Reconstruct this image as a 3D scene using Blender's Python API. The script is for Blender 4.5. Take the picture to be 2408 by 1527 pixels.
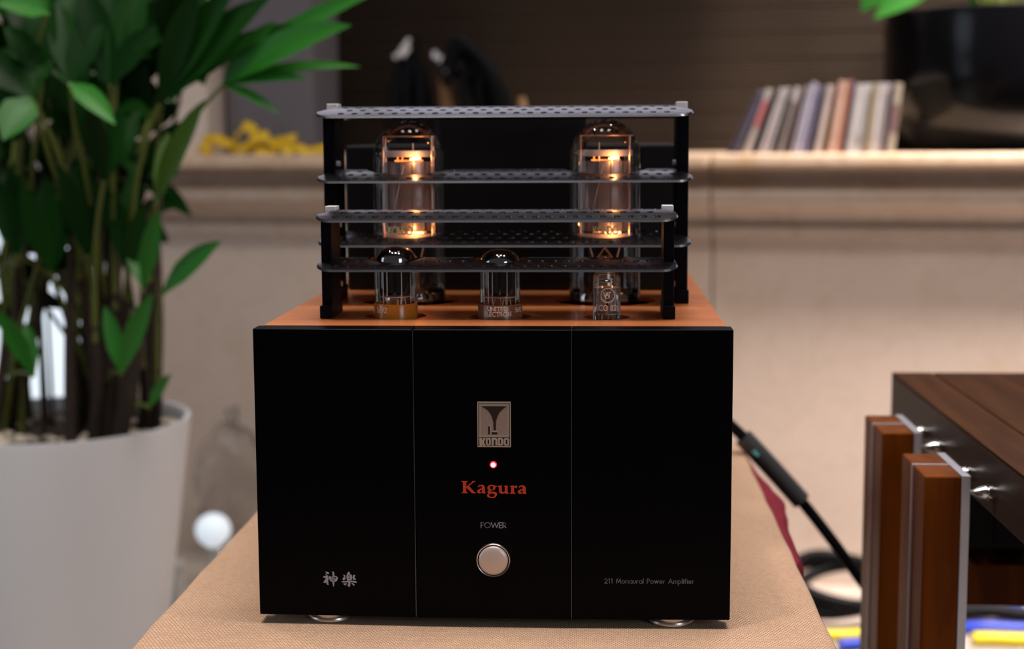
import bpy, bmesh, math, random
from math import sin, cos, pi, radians as rad
from mathutils import Vector, Matrix
from mathutils.geometry import delaunay_2d_cdt

for o in list(bpy.data.objects):
    bpy.data.objects.remove(o)
scene = bpy.context.scene
COL = scene.collection
T = 0.45                      # height of the table top; object coordinates below are measured from it

# ------------------------------------------------------------------ camera
cam_data = bpy.data.cameras.new('camera')
cam = bpy.data.objects.new('camera', cam_data)
COL.objects.link(cam)
scene.camera = cam
cam_data.sensor_fit = 'HORIZONTAL'
cam_data.sensor_width = 36.0
cam_data.lens = 3531.66 / 2408 * 36.0
YAW, PITCH, ROLL = 0.0567, 0.1211, 0.0048
_f = Vector((-sin(YAW) * cos(PITCH), cos(YAW) * cos(PITCH), -sin(PITCH)))
_r = Vector((cos(YAW), sin(YAW), 0))
_d = _f.cross(_r)
_x = cos(ROLL) * _r + sin(ROLL) * _d
_y = -(-sin(ROLL) * _r + cos(ROLL) * _d)
_m = Matrix((_x, _y, -_f)).transposed().to_4x4()
_m.translation = Vector((0.0663, -0.9309, 0.3097 + T))
cam.matrix_world = _m
cam_data.dof.use_dof = True
cam_data.dof.focus_distance = 0.955
cam_data.dof.aperture_fstop = 5.2
cam_data.dof.aperture_blades = 0
cam_data.clip_start = 0.02

# ------------------------------------------------------------------ world, lights, exposure
world = bpy.data.worlds.new('room_light')
scene.world = world
world.use_nodes = True
bg = world.node_tree.nodes['Background']
bg.inputs[0].default_value = (1.0, 0.94, 0.90, 1)
bg.inputs[1].default_value = 0.06

def area(name, loc, target, size, power, color, sizey=None, shape=None, spread=180):
    l = bpy.data.lights.new(name, 'AREA')
    l.energy = power
    l.color = color
    l.size = size
    l.spread = rad(spread)
    if shape:
        l.shape = shape
    if sizey:
        l.shape = 'RECTANGLE'
        l.size_y = sizey
    o = bpy.data.objects.new(name, l)
    COL.objects.link(o)
    o.location = loc
    o.rotation_euler = (Vector(target) - Vector(loc)).to_track_quat('-Z', 'Y').to_euler()
    return o

# unseen lights: ceiling luminaire, wall washer, downlights, windows left and behind
area('assumed_ceiling_light', (0.15, 0.05, 2.75), (0.1, 0.15, 0), 1.3, 21, (1.0, 0.92, 0.87), 0.9, spread=110)  # unseen main light, assumed above the table
area('assumed_wall_washer', (1.15, 0.94, 2.6), (0.92, 1.64, 0.48), 0.35, 22, (1.0, 0.88, 0.80), shape='DISK', spread=56)  # unseen lamp, assumed from the brighter right end of the wall
for _lx, _ly, _lp in ((-0.75, 0.60, 3), (0.45, 1.15, 2), (-0.35, -0.35, 3), (0.75, -0.2, 3)):
    area('added_downlight', (_lx, _ly, 2.7), (_lx, _ly, 0), 0.12, _lp, (1.0, 0.90, 0.80), shape='DISK', spread=80)  # unseen lamps added as bright spots for the glass domes to reflect
area('assumed_window_light', (-2.3, -0.35, 1.0), (0, 0.0, 0.6), 1.0, 7, (0.74, 0.87, 1.0), 1.4)  # unseen window at left, assumed from cool highlights on the guard corners
area('assumed_window_light', (1.95, -2.35, 1.35), (0.0, 0.1, 0.65), 0.8, 13, (0.84, 0.93, 1.0), 1.0)  # unseen window assumed behind the camera, added to reflect in the tube glass
scene.view_settings.view_transform = 'Standard'
scene.view_settings.look = 'None'
scene.view_settings.gamma = 1.0
scene.view_settings.use_curve_mapping = False
scene.view_settings.exposure = 0.0

# ------------------------------------------------------------------ helpers: objects
def tag(o, label=None, cat=None, group=None, kind=None):
    if label: o['label'] = label
    if cat: o['category'] = cat
    if group: o['group'] = group
    if kind: o['kind'] = kind
    return o

def thing(name, loc, label, cat, group=None, rz=0.0):
    o = bpy.data.objects.new(name, None)
    o.empty_display_size = 0.02
    COL.objects.link(o)
    o.location = (loc[0], loc[1], loc[2] + T)
    o.rotation_euler = (0, 0, rz)
    return tag(o, label, cat, group)

def link_mesh(name, me, parent=None, loc=None, rz=0.0):
    o = bpy.data.objects.new(name, me)
    COL.objects.link(o)
    if parent is not None:
        o.parent = parent
        if loc: o.location = loc
    else:
        l = loc or (0, 0, 0)
        o.location = (l[0], l[1], l[2] + T)
    if rz: o.rotation_euler = (0, 0, rz)
    return o

class MB:
    """collects shapes for one mesh"""
    def __init__(self):
        self.v = []; self.f = []
    def add(self, vs, fs):
        n = len(self.v)
        self.v += [tuple(p) for p in vs]
        self.f += [tuple(i + n for i in q) for q in fs]
        return self
    def box(self, x0, x1, y0, y1, z0, z1):
        vs = [(x, y, z) for z in (z0, z1) for y in (y0, y1) for x in (x0, x1)]
        return self.add(vs, [(0, 2, 3, 1), (4, 5, 7, 6), (0, 1, 5, 4), (2, 6, 7, 3), (0, 4, 6, 2), (1, 3, 7, 5)])
    def lathe(self, prof, c=(0, 0), seg=32, ry=1.0, closed=False):
        vs = []; fs = []
        for r, z in prof:
            for i in range(seg):
                a = 2 * pi * i / seg
                vs.append((c[0] + r * cos(a), c[1] + r * sin(a) * ry, z))
        m = len(prof)
        for j in range(m - 1):
            for i in range(seg):
                k = (i + 1) % seg
                fs.append((j * seg + i, j * seg + k, (j + 1) * seg + k, (j + 1) * seg + i))
        if prof[0][0] > 1e-6 and not closed: fs.append(tuple(range(seg))[::-1])
        if prof[-1][0] > 1e-6 and not closed: fs.append(tuple((m - 1) * seg + i for i in range(seg)))
        return self.add(vs, fs)
    def tube(self, pts, r, seg=8, r1=None, caps=True):
        pts = [Vector(p) for p in pts]
        n = len(pts)
        vs = []; fs = []
        prev = None
        for i, p in enumerate(pts):
            t = (pts[min(i + 1, n - 1)] - pts[max(i - 1, 0)]).normalized()
            if prev is None:
                a = Vector((0, 0, 1)) if abs(t.z) < 0.9 else Vector((1, 0, 0))
                u = t.cross(a).normalized()
            else:
                u = (prev - t * prev.dot(t)).normalized()
            prev = u
            w = t.cross(u)
            rr = r if r1 is None else r + (r1 - r) * i / max(1, n - 1)
            for k in range(seg):
                a = 2 * pi * k / seg
                vs.append(p + u * (rr * cos(a)) + w * (rr * sin(a)))
        for i in range(n - 1):
            for k in range(seg):
                m = (k + 1) % seg
                fs.append((i * seg + k, i * seg + m, (i + 1) * seg + m, (i + 1) * seg + k))
        if caps:
            fs.append(tuple(range(seg))[::-1]); fs.append(tuple((n - 1) * seg + k for k in range(seg)))
        return self.add(vs, fs)
    def build(self, name, mat, parent=None, smooth=False, bevel=0.0, loc=None, rz=0.0, segs=2):
        me = bpy.data.meshes.new(name)
        me.from_pydata(self.v, [], self.f)
        me.materials.append(mat)
        bm = bmesh.new(); bm.from_mesh(me)
        bmesh.ops.recalc_face_normals(bm, faces=bm.faces[:])
        bm.to_mesh(me); bm.free()
        if smooth:
            me.polygons.foreach_set('use_smooth', [True] * len(me.polygons))
            try: me.set_sharp_from_angle(angle=rad(40))
            except Exception: pass
        o = link_mesh(name, me, parent, loc, rz)
        if bevel:
            b = o.modifiers.new('bevel', 'BEVEL')
            b.width = bevel; b.segments = segs; b.limit_method = 'ANGLE'; b.angle_limit = rad(35)
        return o

def bez(p0, p1, p2, n=10):
    p0, p1, p2 = Vector(p0), Vector(p1), Vector(p2)
    return [p0 * (1 - t) ** 2 + p1 * 2 * t * (1 - t) + p2 * t * t for t in [i / n for i in range(n + 1)]]

def smoothline(pts, n=6):
    """Catmull-Rom through the points"""
    P = [Vector(p) for p in pts]
    P = [P[0] * 2 - P[1]] + P + [P[-1] * 2 - P[-2]]
    out = []
    for i in range(1, len(P) - 2):
        for k in range(n):
            t = k / n
            out.append(0.5 * ((2 * P[i]) + (P[i + 1] - P[i - 1]) * t + (2 * P[i - 1] - 5 * P[i] + 4 * P[i + 1] - P[i + 2]) * t * t
                              + (3 * P[i] - 3 * P[i + 1] + P[i + 2] - P[i - 1]) * t ** 3))
    out.append(P[-2])
    return out

def in_poly(x, y, poly):
    c = False
    j = len(poly) - 1
    for i in range(len(poly)):
        xi, yi = poly[i]; xj, yj = poly[j]
        if (yi > y) != (yj > y) and x < (xj - xi) * (y - yi) / (yj - yi) + xi: c = not c
        j = i
    return c

def tri2d(outline, holes=(), extra=()):
    """triangulate a 2-D outline with holes -> verts2d, tris"""
    vs = []; es = []
    for loop in [outline] + list(holes):
        n = len(vs)
        vs += [Vector(p) for p in loop]
        es += [(n + i, n + (i + 1) % len(loop)) for i in range(len(loop))]
    vs += [Vector(p) for p in extra]
    ov, oe, of = delaunay_2d_cdt(vs, es, [], 0, 1e-7)[:3]
    out = []
    for f in of:
        x = sum(ov[i].x for i in f) / 3; y = sum(ov[i].y for i in f) / 3
        if in_poly(x, y, outline) and not any(in_poly(x, y, h) for h in holes):
            out.append(tuple(f))
    return [(p.x, p.y) for p in ov], out

def sheet(mb, outline, holes, top, bottom, extra=()):
    """solid slab from a triangulated 2-D shape; top/bottom map (x,y)->xyz"""
    v2, tr = tri2d(outline, holes, extra)
    n = len(v2)
    vs = [top(x, y) for x, y in v2] + [bottom(x, y) for x, y in v2]
    fs = [t for t in tr] + [tuple(i + n for i in t[::-1]) for t in tr]
    cnt = {}
    for t in tr:
        for a, b in ((t[0], t[1]), (t[1], t[2]), (t[2], t[0])):
            cnt[(a, b)] = 1
    for (a, b) in list(cnt):
        if (b, a) not in cnt:
            fs.append((b, a, a + n, b + n))
    mb.add(vs, fs)

def circle(cx, cy, r, n=12, ph=0.0):
    return [(cx + r * cos(2 * pi * i / n + ph), cy + r * sin(2 * pi * i / n + ph)) for i in range(n)]

def round_rect(x0, x1, y0, y1, r, n=6):
    out = []
    for cx, cy, a0 in ((x1 - r, y1 - r, 0), (x0 + r, y1 - r, 90), (x0 + r, y0 + r, 180), (x1 - r, y0 + r, 270)):
        for i in range(n + 1):
            a = rad(a0 + 90 * i / n)
            out.append((cx + r * cos(a), cy + r * sin(a)))
    return out

# ------------------------------------------------------------------ helpers: materials
def new_mat(name):
    m = bpy.data.materials.new(name)
    m.use_nodes = True
    nt = m.node_tree
    return m, nt, nt.nodes['Principled BSDF']

def N(nt, t, **kw):
    n = nt.nodes.new(t)
    for k, v in kw.items():
        if k.startswith('i_'):
            n.inputs[k[2:].replace('_', ' ')].default_value = v
        else:
            setattr(n, k, v)
    return n

def plain(name, col, rough=0.5, metal=0.0, spec=0.5, coat=0.0, noise=0.0, nscale=40.0, bump=0.0, crough=0.1):
    m, nt, b = new_mat(name)
    b.inputs['Base Color'].default_value = (*col, 1)
    b.inputs['Roughness'].default_value = rough
    b.inputs['Metallic'].default_value = metal
    b.inputs['Specular IOR Level'].default_value = spec
    b.inputs['Coat Weight'].default_value = coat
    b.inputs['Coat Roughness'].default_value = crough
    if noise or bump:
        tc = N(nt, 'ShaderNodeTexCoord')
        nz = N(nt, 'ShaderNodeTexNoise')
        nz.inputs['Scale'].default_value = nscale
        nz.inputs['Detail'].default_value = 5
        nt.links.new(tc.outputs['Object'], nz.inputs['Vector'])
        if noise:
            mx = N(nt, 'ShaderNodeMix', data_type='RGBA')
            mx.inputs['A'].default_value = (*[c * (1 - noise) for c in col], 1)
            mx.inputs['B'].default_value = (*[min(1, c * (1 + noise)) for c in col], 1)
            nt.links.new(nz.outputs['Fac'], mx.inputs['Factor'])
            nt.links.new(mx.outputs['Result'], b.inputs['Base Color'])
        if bump:
            bp = N(nt, 'ShaderNodeBump')
            bp.inputs['Strength'].default_value = bump
            bp.inputs['Distance'].default_value = 0.002
            nt.links.new(nz.outputs['Fac'], bp.inputs['Height'])
            nt.links.new(bp.outputs['Normal'], b.inputs['Normal'])
    return m

def emit(name, col, strength):
    m, nt, b = new_mat(name)
    b.inputs['Base Color'].default_value = (*col, 1)
    b.inputs['Emission Color'].default_value = (*col, 1)
    b.inputs['Emission Strength'].default_value = strength
    b.inputs['Roughness'].default_value = 0.4
    return m

def ramp(nt, stops):
    r = N(nt, 'ShaderNodeValToRGB')
    e = r.color_ramp.elements
    while len(e) < len(stops): e.new(0.5)
    for el, (p, c) in zip(e, stops):
        el.position = p; el.color = (*c, 1)
    return r

def glass(name, tint=(1, 1, 1), edge=0.55):
    """thin-walled clear glass: see-through with mirror reflections growing to the rim"""
    m = bpy.data.materials.new(name); m.use_nodes = True
    nt = m.node_tree; nt.nodes.clear()
    out = N(nt, 'ShaderNodeOutputMaterial')
    tr = N(nt, 'ShaderNodeBsdfTransparent'); tr.inputs[0].default_value = (*tint, 1)
    gl = N(nt, 'ShaderNodeBsdfGlossy'); gl.inputs['Roughness'].default_value = 0.015
    fr = N(nt, 'ShaderNodeFresnel'); fr.inputs['IOR'].default_value = 1.5
    mul = N(nt, 'ShaderNodeMath', operation='MULTIPLY'); mul.inputs[1].default_value = 0.8; mul.use_clamp = True
    mx = N(nt, 'ShaderNodeMixShader')
    L = nt.links.new
    L(fr.outputs[0], mul.inputs[0]); L(mul.outputs[0], mx.inputs[0])
    L(tr.outputs[0], mx.inputs[1]); L(gl.outputs[0], mx.inputs[2]); L(mx.outputs[0], out.inputs[0])
    return m

def marble(name, base, vein, warm, scale=1.0, rough=0.35):
    m, nt, b = new_mat(name)
    L = nt.links.new
    tc = N(nt, 'ShaderNodeTexCoord')
    n1 = N(nt, 'ShaderNodeTexNoise'); n1.inputs['Scale'].default_value = 3.2 * scale; n1.inputs['Detail'].default_value = 8; n1.inputs['Roughness'].default_value = 0.62; n1.inputs['Distortion'].default_value = 0.7
    n2 = N(nt, 'ShaderNodeTexNoise'); n2.inputs['Scale'].default_value = 8.0 * scale; n2.inputs['Detail'].default_value = 6; n2.inputs['Distortion'].default_value = 1.6
    L(tc.outputs['Object'], n1.inputs['Vector']); L(tc.outputs['Object'], n2.inputs['Vector'])
    r1 = ramp(nt, [(0.30, warm), (0.46, base), (0.62, base), (0.78, tuple(min(1, c * 1.12) for c in base))])
    r2 = ramp(nt, [(0.36, (1, 1, 1)), (0.47, (1, 1, 1)), (0.505, (0, 0, 0)), (0.54, (1, 1, 1))])
    L(n1.outputs['Fac'], r1.inputs[0]); L(n2.outputs['Fac'], r2.inputs[0])
    mx = N(nt, 'ShaderNodeMix', data_type='RGBA')
    mx.inputs['A'].default_value = (*vein, 1)
    inv = N(nt, 'ShaderNodeMath', operation='MULTIPLY_ADD'); inv.inputs[1].default_value = 0.45; inv.inputs[2].default_value = 0.55
    L(r2.outputs[0], inv.inputs[0]); L(inv.outputs[0], mx.inputs['Factor']); L(r1.outputs[0], mx.inputs['B'])
    L(mx.outputs['Result'], b.inputs['Base Color'])
    b.inputs['Roughness'].default_value = rough
    return m

def wood(name, c0, c1, rough=0.3, coat=0.4, scale=(60, 4, 60), spec=0.5):
    m, nt, b = new_mat(name)
    L = nt.links.new
    tc = N(nt, 'ShaderNodeTexCoord'); mp = N(nt, 'ShaderNodeMapping'); mp.inputs['Scale'].default_value = scale
    nz = N(nt, 'ShaderNodeTexNoise'); nz.inputs['Scale'].default_value = 1.0; nz.inputs['Detail'].default_value = 7; nz.inputs['Distortion'].default_value = 0.5
    L(tc.outputs['Object'], mp.inputs[0]); L(mp.outputs[0], nz.inputs['Vector'])
    r = ramp(nt, [(0.32, c0), (0.68, c1)])
    L(nz.outputs['Fac'], r.inputs[0]); L(r.outputs[0], b.inputs['Base Color'])
    b.inputs['Roughness'].default_value = rough
    b.inputs['Coat Weight'].default_value = coat
    b.inputs['Coat Roughness'].default_value = 0.12
    b.inputs['Specular IOR Level'].default_value = spec
    return m

def weave_mat(name):
    m, nt, b = new_mat(name)
    L = nt.links.new
    tc = N(nt, 'ShaderNodeTexCoord')
    wob = N(nt, 'ShaderNodeTexNoise'); wob.inputs['Scale'].default_value = 26; wob.inputs['Detail'].default_value = 2
    L(tc.outputs['Object'], wob.inputs['Vector'])
    add = N(nt, 'ShaderNodeMixRGB', blend_type='ADD'); add.inputs[0].default_value = 0.0016
    L(tc.outputs['Object'], add.inputs[1]); L(wob.outputs['Color'], add.inputs[2])
    br = N(nt, 'ShaderNodeTexBrick'); br.inputs['Scale'].default_value = 1.0
    br.inputs['Brick Width'].default_value = 0.0024; br.inputs['Row Height'].default_value = 0.0021
    br.inputs['Mortar Size'].default_value = 0.00034; br.inputs['Mortar Smooth'].default_value = 1.0
    br.inputs['Color1'].default_value = (0.70, 0.455, 0.30, 1); br.inputs['Color2'].default_value = (0.60, 0.375, 0.245, 1)
    br.inputs['Mortar'].default_value = (0.43, 0.24, 0.145, 1)
    L(add.outputs[0], br.inputs['Vector'])
    big = N(nt, 'ShaderNodeTexNoise'); big.inputs['Scale'].default_value = 9; big.inputs['Detail'].default_value = 4
    L(tc.outputs['Object'], big.inputs['Vector'])
    rr = ramp(nt, [(0.3, (0.86, 0.84, 0.82)), (0.7, (1, 1, 1))])
    L(big.outputs['Fac'], rr.inputs[0])
    mul = N(nt, 'ShaderNodeMixRGB', blend_type='MULTIPLY'); mul.inputs[0].default_value = 1
    L(br.outputs['Color'], mul.inputs[1]); L(rr.outputs[0], mul.inputs[2]); L(mul.outputs[0], b.inputs['Base Color'])
    bp = N(nt, 'ShaderNodeBump'); bp.inputs['Strength'].default_value = 0.9; bp.inputs['Distance'].default_value = 0.0006; bp.invert = True
    L(br.outputs['Fac'], bp.inputs['Height']); L(bp.outputs['Normal'], b.inputs['Normal'])
    b.inputs['Roughness'].default_value = 0.85
    b.inputs['Specular IOR Level'].default_value = 0.2
    b.inputs['Sheen Weight'].default_value = 0.15
    return m

def copper_mat(name):
    m, nt, b = new_mat(name)
    L = nt.links.new
    tc = N(nt, 'ShaderNodeTexCoord'); mp = N(nt, 'ShaderNodeMapping'); mp.inputs['Scale'].default_value = (14, 60, 14)
    nz = N(nt, 'ShaderNodeTexNoise'); nz.inputs['Scale'].default_value = 1.0; nz.inputs['Detail'].default_value = 8
    L(tc.outputs['Object'], mp.inputs[0]); L(mp.outputs[0], nz.inputs['Vector'])
    r = ramp(nt, [(0.25, (0.62, 0.185, 0.058)), (0.75, (0.82, 0.29, 0.10))])
    L(nz.outputs['Fac'], r.inputs[0])
    vo = N(nt, 'ShaderNodeTexVoronoi'); vo.inputs['Scale'].default_value = 120
    L(tc.outputs['Object'], vo.inputs['Vector'])
    sp = ramp(nt, [(0.045, (1, 0.9, 0.8)), (0.075, (0, 0, 0))])
    L(vo.outputs['Distance'], sp.inputs[0])
    ad = N(nt, 'ShaderNodeMixRGB', blend_type='ADD'); ad.inputs[0].default_value = 0.55
    L(r.outputs[0], ad.inputs[1]); L(sp.outputs[0], ad.inputs[2]); L(ad.outputs[0], b.inputs['Base Color'])
    b.inputs['Metallic'].default_value = 0.55
    b.inputs['Roughness'].default_value = 0.34
    b.inputs['Coat Weight'].default_value = 0.22
    b.inputs['Coat Roughness'].default_value = 0.04
    return m

def leaf_mat(name, c0, c1, trans, spec=0.3):
    m = bpy.data.materials.new(name); m.use_nodes = True
    nt = m.node_tree; nt.nodes.clear(); L = nt.links.new
    out = N(nt, 'ShaderNodeOutputMaterial')
    b = N(nt, 'ShaderNodeBsdfPrincipled'); b.inputs['Roughness'].default_value = 0.45; b.inputs['Specular IOR Level'].default_value = spec
    tl = N(nt, 'ShaderNodeBsdfTranslucent')
    oi = N(nt, 'ShaderNodeObjectInfo')
    r = ramp(nt, [(0.0, c0), (1.0, c1)])
    L(oi.outputs['Random'], r.inputs[0]); L(r.outputs[0], b.inputs['Base Color']); L(r.outputs[0], tl.inputs[0])
    mx = N(nt, 'ShaderNodeMixShader'); mx.inputs[0].default_value = trans
    L(b.outputs[0], mx.inputs[1]); L(tl.outputs[0], mx.inputs[2]); L(mx.outputs[0], out.inputs[0])
    return m

M = {}
M['marble'] = marble('pink_beige_marble', (0.60, 0.485, 0.415), (0.52, 0.40, 0.32), (0.54, 0.41, 0.32))
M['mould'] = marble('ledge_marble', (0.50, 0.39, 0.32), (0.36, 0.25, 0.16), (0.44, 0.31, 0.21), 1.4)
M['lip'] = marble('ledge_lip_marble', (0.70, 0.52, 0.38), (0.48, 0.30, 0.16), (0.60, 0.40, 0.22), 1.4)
M['slat'] = wood('dark_brown_slat', (0.022, 0.015, 0.011), (0.068, 0.046, 0.031), 0.7, 0.0, (3, 90, 90), 0.2)
M['slat_back'] = plain('slat_backing', (0.010, 0.007, 0.005), 0.8)
M['floor'] = marble('floor_stone', (0.46, 0.39, 0.34), (0.36, 0.29, 0.24), (0.40, 0.33, 0.27), 0.6)
M['cream'] = plain('cream_paint', (0.78, 0.66, 0.58), 0.7, noise=0.04, nscale=6)
M['frame_white'] = plain('white_window_frame', (0.7, 0.7, 0.7), 0.4)
M['pane'] = emit('daylit_pane', (0.80, 0.90, 1.0), 0.85)
M['added_pane'] = emit('added_glow_pane', (0.87, 0.86, 1.0), 0.95)  # glow of the strip added above the slats
M['weave'] = weave_mat('beige_basket_weave')
M['red'] = plain('crimson_cloth', (0.16, 0.005, 0.018), 0.75, spec=0.25, noise=0.25, nscale=30)
M['table'] = wood('table_wood', (0.10, 0.05, 0.025), (0.2, 0.1, 0.05), 0.4, 0.2)
M['panel'] = plain('black_anodised_panel', (0.0008, 0.0008, 0.0016), 0.36, 0.0, 0.05, noise=0.1, nscale=300)
M['body'] = plain('black_chassis', (0.006, 0.006, 0.007), 0.5, 0.0, 0.3, noise=0.2, nscale=80)
M['cover'] = plain('black_crackle_cover', (0.0025, 0.002, 0.003), 0.55, 0.0, 0.15, noise=0.3, nscale=200)
M['copper'] = copper_mat('copper_plate')
M['guard'] = plain('black_satin_guard', (0.11, 0.107, 0.124), 0.25, 0.95, 0.5, noise=0.12, nscale=120)
M['post'] = plain('black_post', (0.003, 0.003, 0.006), 0.5, 0.0, 0.06, noise=0.15, nscale=90)
M['tab'] = plain('bright_machined_end', (0.85, 0.82, 0.82), 0.35, 0.4, noise=0.05)
M['steel'] = plain('brushed_steel', (0.62, 0.58, 0.57), 0.28, 1.0, noise=0.08, nscale=150)
M['chrome'] = plain('chrome', (0.75, 0.74, 0.73), 0.10, 1.0, noise=0.03)
M['badge'] = plain('champagne_badge', (0.46, 0.36, 0.32), 0.42, 0.75, noise=0.08, nscale=300)
M['badge_hi'] = plain('champagne_raised_edge', (0.72, 0.58, 0.50), 0.35, 0.7, noise=0.04)
M['badge_dark'] = plain('badge_recess', (0.030, 0.018, 0.018), 0.4, 0.3, noise=0.1)
M['orange_print'] = plain('orange_red_print', (0.58, 0.040, 0.005), 0.5, noise=0.05)
M['grey_print'] = plain('grey_print', (0.33, 0.32, 0.40), 0.5, noise=0.05)
M['dim_print'] = plain('dim_grey_print', (0.15, 0.14, 0.20), 0.5, noise=0.05)
M['white_print'] = plain('white_print', (1.0, 0.90, 0.80), 0.5, noise=0.04)
M['gold_print'] = plain('gold_print', (1.0, 0.82, 0.45), 0.4, noise=0.05)
M['button'] = plain('pearl_button', (0.60, 0.50, 0.47), 0.38, 0.35, noise=0.03)
M['led'] = emit('red_indicator', (1.0, 0.015, 0.03), 1.6)
M['led_core'] = emit('indicator_core', (1.0, 0.55, 0.52), 2.2)
M['glass'] = glass('clear_tube_glass')
M['glass_warm'] = glass('warm_tube_glass', (0.97, 0.93, 0.92))
M['anode'] = plain('grey_anode', (0.28, 0.24, 0.26), 0.36, 0.5, noise=0.15, nscale=120)
M['anode_dark'] = plain('black_anode', (0.02, 0.018, 0.024), 0.25, 0.6, noise=0.15, nscale=120)
M['ceramic'] = plain('white_ceramic', (0.72, 0.60, 0.56), 0.6, noise=0.05)
M['mica'] = plain('pale_mica', (0.55, 0.47, 0.42), 0.4, noise=0.08)
M['rod'] = plain('nickel_rod', (0.62, 0.45, 0.40), 0.3, 0.9, noise=0.05)
M['getter'] = plain('mirror_getter', (0.42, 0.41, 0.42), 0.08, 1.0, noise=0.25, nscale=90)
M['stem'] = plain('glass_stem', (0.26, 0.21, 0.18), 0.2, 0.6, noise=0.35, nscale=120)
M['filament'] = emit('hot_filament', (1.0, 0.30, 0.06), 1.7)
M['filament_core'] = emit('hot_filament_core', (1.0, 0.50, 0.22), 5.0)
M['bakelite'] = plain('amber_bakelite', (0.62, 0.21, 0.02), 0.22, 0.0, 0.5, noise=0.1, nscale=60)
M['bakelite_dark'] = plain('brown_bakelite', (0.24, 0.10, 0.05), 0.25, 0.0, 0.5, noise=0.1, nscale=60)
M['pot'] = plain('matt_white_pot', (0.72, 0.74, 0.78), 0.45, noise=0.02, nscale=3)
M['soil'] = plain('dark_soil', (0.05, 0.035, 0.022), 0.9, noise=0.4, nscale=60, bump=0.6)
M['pebble'] = plain('cream_pebble', (0.62, 0.54, 0.44), 0.6, noise=0.2, nscale=60)
M['cane'] = plain('dark_fibrous_cane', (0.030, 0.018, 0.012), 0.85, noise=0.6, nscale=160, bump=0.8)
M['petiole'] = plain('olive_petiole', (0.10, 0.13, 0.015), 0.5, noise=0.3, nscale=40)
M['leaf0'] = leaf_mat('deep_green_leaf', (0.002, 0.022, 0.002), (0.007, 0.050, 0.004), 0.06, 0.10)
M['leaf1'] = leaf_mat('bright_green_leaf', (0.012, 0.12, 0.008), (0.032, 0.20, 0.020), 0.20)
M['leaf2'] = leaf_mat('olive_green_leaf', (0.035, 0.10, 0.006), (0.07, 0.16, 0.010), 0.25)
M['rack_wood'] = wood('red_brown_lacquered_wood', (0.085, 0.018, 0.001), (0.17, 0.042, 0.003), 0.38, 0.0, (50, 50, 6), 0.07)
M['rack_dark'] = wood('dark_shelf_wood', (0.022, 0.009, 0.005), (0.045, 0.018, 0.010), 0.5, 0.0, (60, 6, 60), 0.3)
M['rack_top'] = wood('shelf_top_wood', (0.036, 0.012, 0.003), (0.068, 0.023, 0.006), 0.55, 0.0, (60, 6, 60), 0.06)
M['groove'] = plain('groove_shadow', (0.02, 0.008, 0.004), 0.7)
M['seam'] = plain('bevel_glint_line', (0.10, 0.11, 0.15), 0.35, 0.8, noise=0.05)  # grey-blue of the glint along the panel joints
M['alu'] = plain('satin_aluminium', (0.60, 0.59, 0.66), 0.34, 0.75, noise=0.04, nscale=90)
M['device'] = plain('black_device', (0.004, 0.004, 0.004), 0.6, spec=0.2, noise=0.2)
M['cable'] = plain('black_cable', (0.004, 0.004, 0.006), 0.5, spec=0.12, noise=0.2, nscale=200)
M['sleeve'] = plain('charcoal_sleeve', (0.045, 0.047, 0.050), 0.5, noise=0.1, nscale=80)
M['cyan'] = plain('cyan_mark', (0.10, 0.42, 0.40), 0.4, noise=0.05)
M['blue'] = plain('blue_cable', (0.010, 0.045, 0.50), 0.4, noise=0.1)
M['yellow'] = plain('yellow_tape', (0.80, 0.50, 0.010), 0.45, noise=0.12, nscale=20)
M['yellow2'] = plain('yellow_cable', (0.75, 0.62, 0.010), 0.45, noise=0.08)
M['grey_box'] = plain('grey_box', (0.16, 0.145, 0.165), 0.7, noise=0.05, nscale=8)
M['dark_box'] = plain('gap_shade_box', (0.025, 0.022, 0.022), 0.7, noise=0.1, nscale=20)
M['planter'] = plain('gloss_black_planter', (0.003, 0.003, 0.004), 0.16, spec=0.25, noise=0.1)
M['tan'] = plain('tan_leather', (0.42, 0.24, 0.11), 0.6, noise=0.1)
M['silver'] = plain('silver_plug', (0.92, 0.91, 0.95), 0.3, 0.4, noise=0.05)
M['bag'] = glass('clear_plastic', (0.93, 0.93, 0.93))
M['globe'] = emit('glowing_globe', (0.80, 0.90, 1.0), 0.55)
M['white_plastic'] = plain('white_plastic', (0.55, 0.56, 0.54), 0.5, noise=0.04)

# ================================================================== the room
MBx = MB
floor = MB().box(-3.2, 3.2, -2.6, 2.6, -T - 0.05, -T).build('floor', M['floor'])
tag(floor, 'pale stone floor', kind='structure')

WK = 0.16
WA = -math.atan(WK)                      # the back wall is turned a little: its right end is nearer
WN = math.hypot(1, WK)
def wl(u, v, z):                          # wall frame -> table frame (v grows into the wall)
    return (u / WN + v * WK / WN, 1.6 - u * WK / WN + v / WN, z)
WLOC = (0, 1.6, 0)

wall_back = MB().box(-0.86, 2.2, 0.10, 0.16, -T, 0.26).build('wall_back', M['marble'], loc=WLOC, rz=WA)
tag(wall_back, 'polished pink-beige marble wall below the ledge', kind='structure')
for u0, u1 in ((-0.86, -0.302), (-0.298, 0.2525), (0.2555, 0.85), (0.853, 1.45), (1.453, 2.2)):
    MB().box(u0, u1, 0.08, 0.0995, -T, 0.155).build('marble_slab', M['marble'], wall_back, bevel=0.001)

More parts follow.
